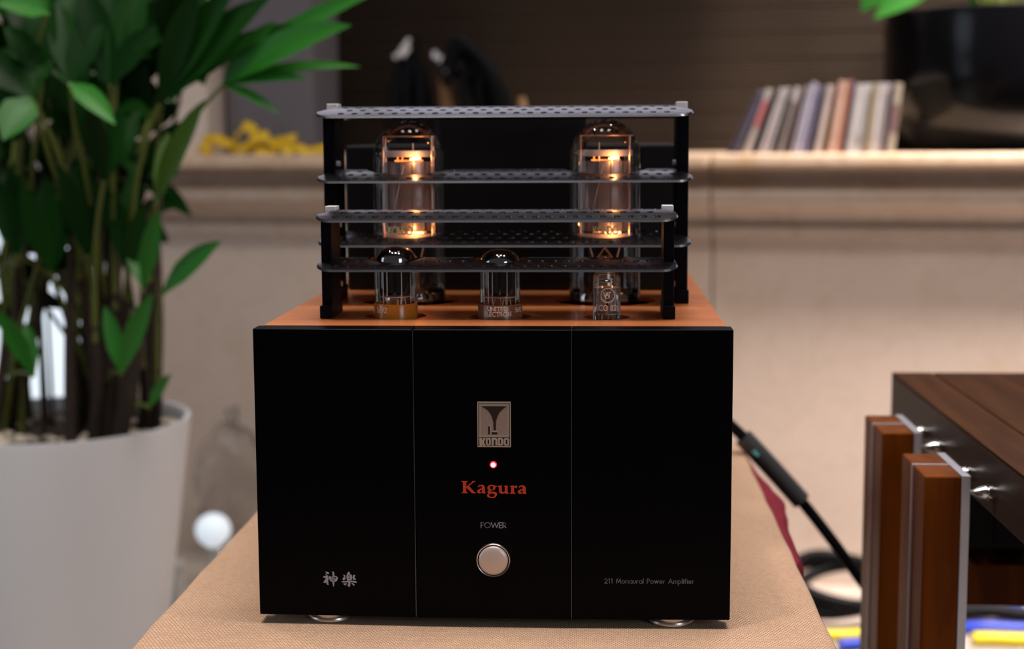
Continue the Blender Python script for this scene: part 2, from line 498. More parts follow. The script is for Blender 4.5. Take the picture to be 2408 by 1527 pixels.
trim = MB().box(-0.86, 2.2, 0.0995, 0.47, 0.155, 0.2665).build('trim_1', M['mould'], loc=WLOC, rz=WA)
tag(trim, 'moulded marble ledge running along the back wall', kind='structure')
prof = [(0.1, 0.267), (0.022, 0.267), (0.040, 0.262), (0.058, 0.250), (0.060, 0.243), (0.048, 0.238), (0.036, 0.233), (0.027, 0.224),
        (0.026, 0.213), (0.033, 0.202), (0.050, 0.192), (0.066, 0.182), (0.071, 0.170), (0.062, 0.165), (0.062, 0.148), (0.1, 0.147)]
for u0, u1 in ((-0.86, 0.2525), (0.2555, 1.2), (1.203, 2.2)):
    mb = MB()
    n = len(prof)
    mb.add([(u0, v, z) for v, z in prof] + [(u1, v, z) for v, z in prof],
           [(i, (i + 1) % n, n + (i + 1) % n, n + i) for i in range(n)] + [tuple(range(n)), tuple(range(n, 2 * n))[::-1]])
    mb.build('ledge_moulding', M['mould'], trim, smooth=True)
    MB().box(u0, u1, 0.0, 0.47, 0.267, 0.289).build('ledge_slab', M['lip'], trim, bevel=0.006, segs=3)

wall_rear = MB().box(-1.4, 2.2, 0.475, 0.52, 0.26, 2.35).build('wall_rear', M['slat_back'], loc=WLOC, rz=WA)
tag(wall_rear, 'dark brown wall of thin horizontal slats above the ledge', kind='structure')
slat_me = None
for i in range(34):
    z = 0.2895 + i * 0.0163
    if slat_me is None:
        s = MB().box(-1.4, 2.2, 0.4655, 0.475, 0, 0.0142).build('slat', M['slat'], wall_rear, bevel=0.002, segs=1)
        slat_me = s.data; s.location = (0, 0, z)
    else:
        s2 = link_mesh('slat', slat_me, wall_rear, (0, (0.0, 0.0012, -0.0008)[i % 3], z))
        b = s2.modifiers.new('bevel', 'BEVEL'); b.width = 0.002; b.segments = 1
MB().box(-1.4, 2.2, 0.4655, 0.475, 0.2895 + 34 * 0.0163, 0.88).build('slat_field', M['slat'], wall_rear)

win2 = MB().box(-1.4, 2.2, 0.440, 0.4745, 0.885, 0.93).build('added_window', M['frame_white'], loc=WLOC, rz=WA)  # unseen glowing strip, added for the guard shelves to reflect
tag(win2, 'unseen glowing window added above the slatted wall to light the tube guards', kind='structure')
for k in range(4):
    MB().box(-1.38 + 0.9 * k, -0.52 + 0.9 * k, 0.462, 0.474, 0.931, 1.75).build('pane', M['added_pane'], win2)
    MB().box(-0.515 + 0.9 * k, -0.485 + 0.9 * k, 0.440, 0.4745, 0.931, 1.75).build('window_frame', M['frame_white'], win2)
MB().box(-1.4, 2.2, 0.440, 0.4745, 1.751, 1.79).build('window_head', M['frame_white'], win2)
wall_left = MB().box(-2.6, -0.652, 0.06, 0.30, 0.2892, 1.9).build('wall_left', M['cream'], loc=WLOC, rz=WA)
tag(wall_left, 'cream painted wall pier above the ledge behind the palm', kind='structure')

win = MB().box(-2.6, -0.862, 0.14, 0.16, -T, 0.285).build('window_1', M['frame_white'], loc=WLOC, rz=WA)
tag(win, 'bright daylit window behind the palm stems', kind='structure')
MB().box(-2.5, -0.91, 0.125, 0.139, -T + 0.08, 0.24).build('pane', M['pane'], win)
for u in (-2.52, -1.72, -0.902):
    MB().box(u - 0.012, u + 0.02, 0.105, 0.124, -T + 0.06, 0.26).build('window_frame', M['frame_white'], win, bevel=0.003)
MB().box(-2.6, -0.862, 0.09, 0.139, 0.255, 0.287).build('window_head', M['frame_white'], win, bevel=0.003)

# ================================================================== table and cloths
tab = thing('display_table', (0, 0.2, -T), 'low wooden table under the beige cloth', 'table')
MB().box(-0.2195, 0.2115, -0.418, 0.418, T - 0.045, T - 0.0075).build('table_top', M['table'], tab, bevel=0.003)
for sx in (-0.19, 0.182):
    for sy in (-0.38, 0.38):
        MB().box(sx - 0.02, sx + 0.02, sy - 0.02, sy + 0.02, 0, T - 0.045).build('leg', M['table'], tab, bevel=0.003)

def lerp_tab(x, tabl):
    if x <= tabl[0][0]: return tabl[0][1]
    for (a, fa), (b, fb) in zip(tabl, tabl[1:]):
        if x <= b:
            t = (x - a) / (b - a); t = t * t * (3 - 2 * t)
            return fa + (fb - fa) * t
    return tabl[-1][1]

# crimson under-cloth: lies on the table and hangs down both sides with folds
XL, XR, YF, YB = -0.2215, 0.2135, -0.222, 0.622
bulge = [(-0.22, .004), (0.0, .006), (0.10, .004), (0.165, .003), (0.195, .011), (0.225, .0112), (0.29, .0125), (0.35, .0175), (0.40, .0215), (0.46, .016), (0.514, .010), (0.62, .006)]
mb = MB(); rows = 85
prof_of = []
for i in range(rows):
    y = YF + (YB - YF) * i / (rows - 1)
    b = lerp_tab(y, bulge); bl = 0.0035 + 0.0012 * sin(y * 21)
    w = 0.006 * sin(y * 34 + 1)
    P = [(XL - bl * 0.6 - 0.012 + w, -0.33), (XL - bl - 0.006 + w * .6, -0.20), (XL - bl - 0.001, -0.08), (XL - bl, -0.03), (XL - bl * 0.9, -0.012), (XL, -0.0068),
         (0.0, -0.0068), (XR, -0.0068), (XR + b * 0.6, -0.0072), (XR + b, -0.013), (XR + b * 0.95, -0.03), (XR + b * .8, -0.08), (XR + b * .6 + .006 - w * .6, -0.20), (XR + b * .5 + 0.012 - w, -0.33)]
    prof_of.append([(x, y, z) for x, z in P])
m_ = len(prof_of[0])
mb.add([p for r in prof_of for p in r], [(i * m_ + j, i * m_ + j + 1, (i + 1) * m_ + j + 1, (i + 1) * m_ + j) for i in range(rows - 1) for j in range(m_ - 1)])
o = mb.build('tablecloth', M['red'], smooth=True)
tag(o, 'dark crimson tablecloth hanging out from under the beige cloth', 'tablecloth')
so = o.modifiers.new('cloth', 'SOLIDIFY'); so.thickness = 0.0006; so.offset = -1

# beige woven runner: flat top with softly rounded edges
mb = MB()
R_ = 0.006
cs = [(-0.2235, -0.0062)] + [(-0.2235 + R_ - R_ * cos(a), -R_ + R_ * sin(a)) for a in [rad(15 * k) for k in range(7)]] + \
     [(0.2155 - R_ + R_ * sin(a), -R_ + R_ * cos(a)) for a in [rad(15 * k) for k in range(7)]] + [(0.2155, -0.0062)]
ys = [-0.2235, -0.222, -0.215] + [-0.2 + 0.04 * k for k in range(20)] + [0.612, 0.619, 0.6235]
nn = len(cs)
vs = []
for k, y in enumerate(ys):
    dz = {0: -0.006, 1: -0.003, len(ys) - 1: -0.006, len(ys) - 2: -0.003}.get(k, 0)
    for x, z in cs:
        ripple = 0.0006 * sin(y * 60 + x * 9) if abs(x) > 0.2 and 2 < k < len(ys) - 3 else 0
        vs.append((x + ripple, y, max(z + dz, -0.0062)))
mb.add(vs, [(i * nn + j, i * nn + j + 1, (i + 1) * nn + j + 1, (i + 1) * nn + j) for i in range(len(ys) - 1) for j in range(nn - 1)])
o = mb.build('table_runner', M['weave'], smooth=True)
tag(o, 'beige basket-weave cloth covering the table top under the amplifier', 'cloth')

# ================================================================== lettering helpers
def arc(cx, cy, rx, a0, a1, n=10, ry=None):
    ry = rx if ry is None else ry
    return [(cx + rx * cos(rad(a0 + (a1 - a0) * i / n)), cy + ry * sin(rad(a0 + (a1 - a0) * i / n))) for i in range(n + 1)]
GL = {
 ' ': (0.34, []),
 'P': (.52, [[(0, 0), (0, 1), (.26, 1)] + arc(.26, .73, .27, 90, -90) + [(0, .46)]]),
 'O': (1.0, [arc(.5, .5, .5, 0, 360, 24)]),
 'W': (1.3, [[(0, 1), (.32, 0), (.65, 1), (.98, 0), (1.3, 1)]]),
 'E': (.48, [[(.48, 0), (0, 0), (0, 1), (.48, 1)], [(0, .52), (.44, .52)]]),
 'R': (.56, [[(0, 0), (0, 1), (.24, 1)] + arc(.24, .74, .26, 90, -90) + [(0, .48)], [(.22, .48), (.56, 0)]]),
 'M': (1.0, [[(0, 0), (.16, 1), (.5, .12), (.84, 1), (1, 0)]]),
 'A': (.82, [[(0, 0), (.41, 1), (.82, 0)], [(.15, .33), (.67, .33)]]),
 '2': (.56, [arc(.28, .72, .28, 175, -35) + [(0, 0), (.58, 0)]]),
 '1': (.34, [[(.06, .88), (.22, 1), (.22, 0)]]),
 '5': (.52, [[(.48, 1), (.12, 1), (.06, .56)] + arc(.24, .32, .30, 110, -140, 12, .32)]),
 '6': (.54, [[(.42, 1)] + [(.06, .46)] + arc(.27, .28, .27, 150, -210, 16, .28)]),
 '9': (.54, [[(.12, 0), (.48, .54)] + arc(.27, .72, .27, -30, 330, 16, .28)]),
 '8': (.5, [arc(.25, .74, .22, 0, 360, 14, .25), arc(.25, .26, .25, 0, 360, 14, .26)]),
 'C': (.8, [arc(.5, .5, .5, 50, 310, 16)]),
 'U': (.6, [[(0, 1), (0, .28)] + arc(.3, .28, .3, 180, 360, 10, .28) + [(.6, 1)], [(-.08, 1), (.12, 1)], [(.5, 1), (.7, 1)]]),
 'N': (.7, [[(0, 0), (0, 1), (.7, 0), (.7, 1)], [(-.08, 0), (.12, 0)], [(.6, 1), (.8, 1)]]),
 'I': (.2, [[(.1, 0), (.1, 1)], [(0, 0), (.2, 0)], [(0, 1), (.2, 1)]]),
 'T': (.6, [[(0, .84), (0, 1), (.6, 1), (.6, .84)], [(.3, 1), (.3, 0)], [(.18, 0), (.42, 0)]]),
 'D': (.62, [[(0, 0), (0, 1), (.22, 1)] + arc(.22, .5, .4, 90, -90, 12, .5) + [(0, 0)]]),
 'L': (.5, [[(0, 1), (0, 0), (.5, 0), (.5, .2)]]),
 'K': (.6, [[(0, 0), (0, 1)], [(.52, 1), (.05, .45)], [(.2, .6), (.58, 0)]]),
 'V': (.7, [[(0, 1), (.35, 0), (.7, 1)]]),
 'o': (.64, [arc(.32, .31, .31, 0, 360, 18)]),
 'n': (.50, [[(0, 0), (0, .62)], arc(.25, .36, .25, 180, 0) + [(.5, 0)]]),
 'a': (.64, [arc(.31, .31, .31, 0, 360, 18), [(.63, 0), (.63, .62)]]),
 'u': (.48, [[(0, .62), (0, .24)] + arc(.24, .24, .24, 180, 360) + [(.48, .62)]]),
 'r': (.30, [[(0, 0), (0, .62)], arc(.22, .36, .22, 175, 65)]),
 'l': (.04, [[(0.02, 0), (0.02, 1.06)]]),
 'w': (.84, [[(0, .62), (.21, 0), (.42, .62), (.63, 0), (.84, .62)]]),
 'e': (.62, [[(.02, .33)] + [(.60, .33)] + arc(.31, .31, .30, 5, 320, 16)]),
 'm': (.80, [[(0, 0), (0, .62)], arc(.2, .40, .2, 180, 0) + [(.4, 0)], arc(.6, .40, .2, 180, 0) + [(.8, 0)]]),
 'p': (.62, [arc(.31, .31, .31, 0, 360, 18), [(0, .62), (0, -.38)]]),
 'i': (.04, [[(.02, 0), (.02, .62)], [(.02, .80), (.02, .86)]]),
 'f': (.30, [[(.12, 0), (.12, .86)] + arc(.29, .86, .17, 180, 80, 6), [(0, .60), (.30, .60)]]),
}
def text_strokes(txt, track=0.22):
    x = 0; out = []
    for ch in txt:
        w, st = GL[ch]
        for s in st: out.append([(x + px, py) for px, py in s])
        x += w + track
    return out, x - track

def ribbons(mb, strokes, width, fmap):
    """flat printed strokes; fmap maps 2-D ink coordinates to the printed surface"""
    h = width / 2
    for s in strokes:
        pts = []
        for (x0, y0), (x1, y1) in zip(s, s[1:]):
            d = math.hypot(x1 - x0, y1 - y0)
            k = max(1, int(d / 0.35))
            for i in range(k): pts.append((x0 + (x1 - x0) * i / k, y0 + (y1 - y0) * i / k))
        pts.append(s[-1])
        for (x0, y0), (x1, y1) in zip(pts, pts[1:]):
            d = math.hypot(x1 - x0, y1 - y0)
            if d < 1e-9: continue
            ux, uy = (x1 - x0) / d, (y1 - y0) / d
            e = h * 0.5
            q = [(x0 - uy * h - ux * e, y0 + ux * h - uy * e), (x1 - uy * h + ux * e, y1 + ux * h + uy * e),
                 (x1 + uy * h + ux * e, y1 - ux * h + uy * e), (x0 + uy * h - ux * e, y0 - ux * h - uy * e)]
            mb.add([fmap(*p) for p in q], [(3, 2, 1, 0)])

# ================================================================== amplifier
amp = thing('tube_amplifier', (0, 0, 0), 'black-fronted tube power amplifier with copper top standing on the beige cloth', 'amplifier')
ZB, ZT = 0.006, 0.193

def ysurf(x):                              # front surface of the three-part panel
    if x < -0.049: return 0.0004 + (-0.049 - x) / 0.1025 * 0.0026
    if x > 0.0506: return 0.0004 + (x - 0.0506) / 0.1009 * 0.0026
    return 0.0
for x0, x1 in ((-0.1515, -0.0494), (-0.0488, 0.0504), (0.0510, 0.1515)):
    mb = MB()
    a, b = ysurf(x0), ysurf(x1)
    mb.add([(x0, a, ZB), (x1, b, ZB), (x1, 0.019, ZB), (x0, 0.019, ZB), (x0, a, ZT), (x1, b, ZT), (x1, 0.019, ZT), (x0, 0.019, ZT)],
           [(0, 1, 2, 3), (4, 7, 6, 5), (0, 4, 5, 1), (1, 5, 6, 2), (2, 6, 7, 3), (3, 7, 4, 0)])
    mb.build('front_panel', M['panel'], amp, bevel=0.0009, segs=3)
for xs in (-0.0491, 0.0507):
    MB().box(xs - 0.00022, xs + 0.00022, -0.00005, 0.012, ZB + 0.001, ZT - 0.001).build('seam_glint', M['seam'], amp)  # strip coloured as the glint on the bevelled joint edges

# hollow chassis tray with a copper lid drilled for the tubes
mb = MB()
mb.box(-0.1481, 0.1481, 0.0195, 0.50, 0.0102, 0.168)
for bx_ in ((-0.1481, -0.1441, 0.0195, 0.50), (0.1441, 0.1481, 0.0195, 0.50), (-0.1441, 0.1441, 0.0195, 0.0235), (-0.1441, 0.1441, 0.496, 0.50)):
    mb.box(*bx_, 0.168, 0.1898)
mb.build('chassis', M['body'], amp)
SM = [(-0.0695, 0.0738), (0.0015, 0.0710), (0.0730, 0.0682)]
BG = [(-0.0722, 0.1755), (0.0722, 0.1755)]
mb = MB()
hl = [circle(*SM[0], 0.0208, 40), circle(*SM[1], 0.0205, 40), circle(*SM[2], 0.0155, 40), circle(*BG[0], 0.0372, 56), circle(*BG[1], 0.0372, 56)]
sheet(mb, [(-0.1481, 0.0195), (0.1481, 0.0195), (0.1481, 0.50), (-0.1481, 0.50)], hl, lambda x, y: (x, y, 0.193), lambda x, y: (x, y, 0.190))
mb.build('top_plate', M['copper'], amp)
for fx in (-0.1072, 0.1150):
    for fy in (0.0205, 0.45):
        MB().lathe([(0.0140, 0.0), (0.0155, 0.0004), (0.0155, 0.0026), (0.0152, 0.003), (0.0155, 0.0034), (0.0155, 0.0072), (0.0145, 0.010)], (fx, fy), 48).build('foot', M['steel'], amp, smooth=True)
# transformer covers
MB().box(-0.1315, 0.1315, 0.2495, 0.462, 0.1932, 0.3075).build('transformer_cover', M['cover'], amp, bevel=0.002)
MB().box(-0.058, 0.058, 0.2485, 0.44, 0.1932, 0.3325).build('transformer_cover', M['cover'], amp, bevel=0.002)

# tube guards: arched perforated shelves on slab posts
def guard_shelf(hw, yc, D, zf, h, holes, name='guard_shelf'):
    top = lambda x, y: (x, y, zf + h * (1 - ((y - yc) / (D / 2)) ** 2))
    ex, ey = 1 + 0.0009 / hw, 1 + 0.0009 / (D / 2)
    bot = lambda x, y: (x * ex, yc + (y - yc) * ey, zf - 0.0015 + h * (1 - ((y - yc) / (D / 2)) ** 2))
    out = round_rect(-hw, hw, yc - D / 2, yc + D / 2, 0.011, 8)
    ext = []
    for i in range(-13, 14):
        for j in range(-5, 6):
            p = (i * hw * 0.072, yc + j * D * 0.09)
            if all(math.hypot(p[0] - hx, p[1] - hy) > hr + 0.0012 for hx, hy, hr in holes): ext.append(p)
    lo = [circle(hx, hy, hr, 48 if hr > 0.01 else 12) for hx, hy, hr in holes]
    mb = MB()
    sheet(mb, out, lo, top, bot, ext)
    return mb.build(name, M['guard'], amp)

def rows(hw, yc, offs, pitch, r, avoid, margin=0.009):
    H = []
    for k, dy in enumerate(offs):
        n = int((hw - margin) / pitch)
        sh = 0.0 if k % 2 == 0 else pitch / 2
        x = -n * pitch + sh
        while x < hw - margin + 1e-6:
            if all(math.hypot(x - ax, yc + dy - ay) > ar for ax, ay, ar in avoid) and not (abs(abs(x) - (hw - 0.006)) < 0.008 and abs(dy) > 0.03):
                H.append((x, yc + dy, r))
            x += pitch
    return H
RH, RY, RD = 0.1333, 0.176, 0.090
FH, FY, FD = 0.1187, 0.0765, 0.060
ring = []
for bx_, by_ in BG:
    for rr, k in ((0.0105, 6), (0.0195, 12)):
        ring += [(bx_ + rr * cos(2 * pi * i / k + 0.26), by_ + rr * sin(2 * pi * i / k + 0.26), 0.0024) for i in range(k)]
    ring.append((bx_, by_, 0.0021))
av = [(bx_, by_, 0.0268) for bx_, by_ in BG]
guard_shelf(RH, RY, RD, 0.3283, 0.0075, rows(RH, RY, (-0.0392, -0.0300, -0.0190, -0.0075, 0.0045, 0.0165, 0.0280, 0.0385), 0.0096, 0.0024, av) + ring)
big = [(bx_, by_, 0.0305) for bx_, by_ in BG]
av = [(bx_, by_, 0.0340) for bx_, by_ in BG]
for zf in (0.2825, 0.2369):
    guard_shelf(RH, RY, RD, zf, 0.0075, rows(RH, RY, (-0.0392, -0.0300, -0.0180, -0.0060, 0.0060, 0.0180, 0.0300, 0.0392), 0.0096, 0.0024, av) + big)
guard_shelf(FH, FY, FD, 0.2591, 0.0058, rows(FH, FY, (-0.0245, -0.0150, -0.0040, 0.0070, 0.0180), 0.0088, 0.0024, []))
cut = [(SM[0][0], FY, 0.0188), (SM[1][0], FY, 0.0188), (SM[2][0], FY, 0.0135)]
av = [(a, b, c + 0.0032) for a, b, c in cut]
guard_shelf(FH, FY, FD, 0.2266, 0.0058, rows(FH, FY, (-0.0247, -0.0140, 0.0045, 0.0175), 0.0088, 0.0024, av) + cut)

for s in (-1, 1):
    def bx2(a, b): return (min(s * a, s * b), max(s * a, s * b))
    # tall rear pair
    x0, x1 = bx2(0.1232, 0.1318)
    p = MB().box(x0, x1, 0.155, 0.197, 0.2030, 0.3325).build('guard_post', M['post'], amp, bevel=0.0006)
    x0, x1 = bx2(0.1228, 0.1326)
    MB().box(x0, x1, 0.1515, 0.2, 0.1931, 0.2030).build('guard_foot', M['post'], p, bevel=0.0008)
    x0, x1 = bx2(0.1237, 0.1318)
    MB().box(x0, x1, 0.173, 0.188, 0.3325, 0.3380).build('post_tab', M['tab'], p, bevel=0.0004)
    for bz in (0.2945, 0.2500, 0.2065):
        xa, xb = bx2(0.1232, 0.1206)
        pts = [((s * 0.1232), 0.162, bz), ((s * 0.1206), 0.162, bz)]
        MB().tube(pts, 0.0021, 16).build('bolt', M['tab'], p, smooth=True)
    # low front pair
    x0, x1 = bx2(0.1103, 0.1172)
    p = MB().box(x0, x1, 0.0600, 0.0955, 0.2010, 0.2632).build('guard_post', M['post'], amp, bevel=0.0006)
    x0, x1 = bx2(0.1098, 0.1180)
    MB().box(x0, x1, 0.0550, 0.0985, 0.1931, 0.2018).build('guard_foot', M['post'], p, bevel=0.0008)
    x0, x1 = bx2(0.1098, 0.1175)
    MB().box(x0, x1, 0.0790, 0.091, 0.2632, 0.2670).build('post_tab', M['tab'], p, bevel=0.0004)

# power button, indicator
def facing(o, x, z, y=0.0):
    o.location = (x, y, z); o.rotation_euler = (pi / 2, 0, 0)
    return o
b_ = facing(MB().lathe([(0.0111, 0.0), (0.0111, 0.0012), (0.0106, 0.0018), (0.0101, 0.0016), (0.0098, 0.0004)], seg=64, closed=True).build('button_bezel', M['steel'], amp, smooth=True), 0.0009, 0.0449, -0.0002)
facing(MB().lathe([(0.0094, 0.0), (0.0094, 0.0016), (0.0088, 0.0024), (0.0070, 0.0030), (0.0040, 0.0034), (0.0, 0.0035)], seg=64).build('power_button', M['button'], amp, smooth=True), 0.0009, 0.0449, -0.0002)
l_ = facing(MB().lathe([(0.0023, 0.0), (0.0022, 0.0006), (0.0016, 0.0009)], seg=32).build('indicator_light', M['led'], amp, smooth=True), 0.0012, 0.1068, -0.0001)
MB().lathe([(0.0015, 0.00091), (0.0011, 0.0013), (0.0, 0.0015)], seg=24).build('indicator_core', M['led_core'], l_, smooth=True)

# badge
def bmap(cx, cy): return (-0.0087 + (cx - 185) / 850 * 0.0212, 0.1473 - (cy - 160) / 1160 * 0.029)
def badge_sheet(name, mat, outline, holes, y0, y1, parent):
    mb = MB()
    o2 = [bmap(*p) for p in outline]; h2 = [[bmap(*p) for p in h] for h in holes]
    sheet(mb, o2, h2, lambda x, z: (x, y1, z), lambda x, z: (x, y0, z))
    return mb.build(name, mat, parent)
def rect(x0, x1, y0, y1): return [(x0, y0), (x1, y0), (x1, y1), (x0, y1)]
badge = badge_sheet('badge', M['badge'], round_rect(185, 1035, 160, 1320, 18), [], -0.00002, -0.0011, amp)
badge['label'] = 'champagne metal badge with a horn emblem and KONDO lettering'
badge_sheet('badge_rim', M['badge_hi'], round_rect(185, 1035, 160, 1320, 18), [round_rect(208, 1012, 186, 1296, 14)], -0.0011, -0.0014, badge)
badge_sheet('badge_field', M['badge_dark'], rect(210, 1010, 188, 1296), [rect(222, 992, 204, 1065)], -0.0011, -0.00116, badge)
badge_sheet('badge_frame', M['badge_hi'], rect(222, 992, 204, 1065), [rect(240, 974, 226, 1043)], -0.0011, -0.0013, badge)
badge_sheet('badge_frame', M['badge_hi'], rect(258, 960, 246, 1030), [rect(274, 944, 264, 1014)], -0.0011, -0.0013, badge)
badge_sheet('horn_emblem', M['badge_dark'], [(285, 275), (930, 275), (900, 300), (820, 360), (740, 450), (690, 560), (660, 680), (655, 890), (595, 890), (590, 680), (560, 560), (500, 440), (420, 355), (330, 300)], [], -0.0011, -0.0012, badge)
for r_ in (rect(455, 505, 785, 995), rect(550, 692, 937, 995)):
    badge_sheet('emblem_block', M['badge_dark'], r_, [], -0.0011, -0.0012, badge)
for r_ in (rect(447, 522, 765, 785), rect(506, 524, 785, 1000), rect(548, 700, 910, 937)):
    badge_sheet('emblem_edge', M['badge_hi'], r_, [], -0.0011, -0.0013, badge)
LET = [([(230, 1085), (305, 1085), (305, 1150), (345, 1085), (400, 1085), (350, 1190), (400, 1305), (335, 1305), (305, 1235), (300, 1305), (240, 1305)], []),
       (round_rect(400, 525, 1085, 1275, 40), [rect(443, 482, 1125, 1240)]),
       ([(545, 1085), (660, 1085), (690, 1110), (690, 1275), (642, 1275), (642, 1130), (598, 1130), (598, 1275), (545, 1275)], []),
       ([(705, 1085), (800, 1085), (840, 1110), (845, 1240), (800, 1275), (705, 1275)], [rect(755, 788, 1125, 1238)]),
       (round_rect(858, 990, 1085, 1275, 40), [rect(902, 946, 1125, 1238)]),
       (rect(415, 995, 1286, 1302), [])]
for ol, hs in LET:
    badge_sheet('badge_letter', M['badge_hi'], ol, hs, -0.00116, -0.00145, badge)

# printed lettering on the panel
def flat_print(name, mat, shapes, fx, label=None):
    mb = MB()
    for ol, hs in shapes:
        v2, tr = tri2d([fx(*p) for p in ol], [[fx(*p) for p in h] for h in hs])
        mb.add([(x, ysurf(x) - 0.00012, z) for x, z in v2], tr)
    o = mb.build(name, mat, amp)
    if label: o['label'] = label
    return o
A1 = ([(715, 490), (720, 450), (760, 418), (830, 408), (890, 415), (928, 455), (938, 520), (938, 640), (965, 668), (950, 685), (890, 688), (855, 672), (845, 655), (800, 680), (750, 688), (705, 665), (685, 625), (700, 580), (760, 545), (845, 520), (840, 480), (815, 455), (780, 455), (745, 475), (730, 492)],
      [[(843, 565), (800, 580), (770, 615), (790, 645), (830, 640), (843, 625)]])
KAG = [([(195, 295), (405, 295), (405, 312), (352, 330), (350, 640), (400, 665), (400, 682), (200, 682), (200, 665), (250, 640), (248, 330), (195, 312)], []),
       ([(351, 475), (540, 320), (535, 293), (642, 292), (642, 312), (592, 328), (438, 450), (610, 640), (658, 665), (655, 682), (530, 682), (351, 502)], []),
       A1,
       ([(1010, 500), (1030, 450), (1080, 415), (1140, 405), (1200, 415), (1240, 432), (1320, 435), (1318, 460), (1270, 475), (1265, 520), (1240, 560), (1190, 580), (1140, 590), (1105, 605), (1110, 625), (1200, 622), (1280, 635), (1320, 680), (1310, 750), (1260, 805), (1180, 830), (1100, 828), (1020, 795), (995, 750), (1010, 715), (1060, 685), (1030, 670), (1015, 640), (1030, 605), (1065, 580), (1020, 545)],
        [[(1090, 500), (1110, 450), (1145, 438), (1180, 455), (1195, 500), (1180, 550), (1145, 565), (1105, 545)], [(1062, 735), (1080, 705), (1130, 690), (1200, 690), (1240, 715), (1235, 760), (1190, 790), (1130, 795), (1085, 775)]]),
       ([(1335, 440), (1465, 418), (1465, 580), (1480, 625), (1510, 635), (1550, 620), (1560, 600), (1560, 470), (1525, 450), (1525, 440), (1650, 418), (1650, 640), (1685, 665), (1680, 682), (1570, 688), (1560, 660), (1510, 685), (1440, 690), (1395, 660), (1375, 600), (1372, 475), (1335, 458)], []),
       ([(1715, 440), (1840, 418), (1845, 465), (1880, 430), (1920, 418), (1950, 428), (1938, 505), (1915, 508), (1880, 485), (1848, 500), (1848, 645), (1895, 665), (1890, 688), (1715, 688), (1715, 670), (1755, 645), (1752, 475), (1715, 458)], []),
       ([(x + 1276, y + 5) for x, y in A1[0]], [[(x + 1276, y + 5) for x, y in A1[1][0]]])]
flat_print('name_lettering', M['orange_print'], KAG, lambda x, y: (-0.0193 + (x - 195) * 2.03e-5, 0.0961 - (y - 292) * 2.03e-5), 'orange-red Kagura lettering')
KJ = [([(335, 275), (430, 285), (520, 310), (560, 365), (520, 410), (440, 415), (370, 470), (300, 510), (350, 440), (390, 375), (350, 330)], []),
      ([(200, 580), (240, 535), (320, 545), (400, 500), (450, 490), (505, 530), (500, 620), (530, 680), (500, 740), (490, 820), (495, 900), (510, 1060), (450, 1060), (385, 1010), (390, 900), (330, 940), (215, 940), (210, 900), (260, 820), (320, 720), (370, 635), (260, 645), (215, 625)], []),
      ([(720, 280), (770, 262), (830, 290), (850, 380), (845, 500), (850, 860), (830, 1080), (795, 1165), (765, 1100), (735, 950), (725, 860), (735, 540), (745, 430)], []),
      ([(545, 560), (575, 515), (620, 560), (640, 590), (740, 520), (850, 500), (960, 535), (1045, 590), (1050, 660), (1020, 750), (965, 840), (850, 860), (700, 865), (620, 840), (575, 760), (545, 660)],
       [[(645, 625), (725, 585), (730, 612), (650, 650)], [(645, 715), (700, 705), (710, 740), (660, 745)], [(855, 575), (920, 585), (930, 620), (900, 700), (865, 755), (855, 740), (885, 660), (855, 620)]]),
      ([(1540, 620), (1550, 480), (1600, 330), (1650, 262), (1700, 262), (1770, 325), (1740, 365), (1680, 405), (1780, 400), (1850, 440), (1860, 560), (1845, 745), (1690, 755), (1690, 790), (1610, 790), (1600, 745), (1555, 700)],
       [[(1642, 450), (1680, 480), (1745, 482), (1750, 515), (1650, 525)], [(1640, 622), (1735, 592), (1740, 650), (1652, 662)]]),
      ([(1240, 850), (1300, 825), (1440, 815), (1600, 785), (1700, 785), (2040, 790), (2120, 830), (2150, 900), (2060, 905), (1850, 870), (1760, 860), (1760, 1000), (1745, 1090), (1690, 1165), (1650, 1130), (1580, 1045), (1630, 1000), (1640, 960), (1630, 870), (1460, 905), (1310, 895)], []),
      ([(1335, 440), (1440, 445), (1490, 490), (1480, 560), (1450, 620), (1515, 610), (1480, 690), (1430, 740), (1380, 770), (1310, 720), (1320, 660), (1370, 600), (1400, 550), (1380, 490)], []),
      ([(1930, 460), (1970, 425), (2055, 470), (2045, 530), (1985, 590), (2070, 660), (2090, 710), (1990, 720), (1890, 700), (1920, 660), (1880, 600), (1900, 550)], []),
      ([(1350, 950), (1470, 945), (1565, 930), (1520, 1020), (1465, 1065), (1380, 1020)], []),
      ([(1810, 915), (1900, 920), (1970, 960), (2010, 1030), (1990, 1065), (1920, 1045), (1860, 990)], [])]
flat_print('character_lettering', M['grey_print'], KJ, lambda x, y: (-0.1094 + (x - 193) * 1.133e-5, 0.0355 - (y - 265) * 1.133e-5), 'grey brush-style Japanese characters')
st, w_ = text_strokes('POWER', 0.17)
sc = 0.0159 / w_
mb = MB(); ribbons(mb, st, 0.15, lambda x, y: (-0.0069 + x * sc, -0.00012, 0.0658 + y * 0.0034))
mb.build('power_lettering', M['grey_print'], amp)
st, w_ = text_strokes('211 Monaural Power Amplifier', 0.24)
sc = 0.0565 / w_
mb = MB(); ribbons(mb, st, 0.155, lambda x, y: (0.0718 + x * sc, ysurf(0.0718 + x * sc) - 0.00012, 0.0301 + y * 0.0030))
mb.build('model_lettering', M['dim_print'], amp)

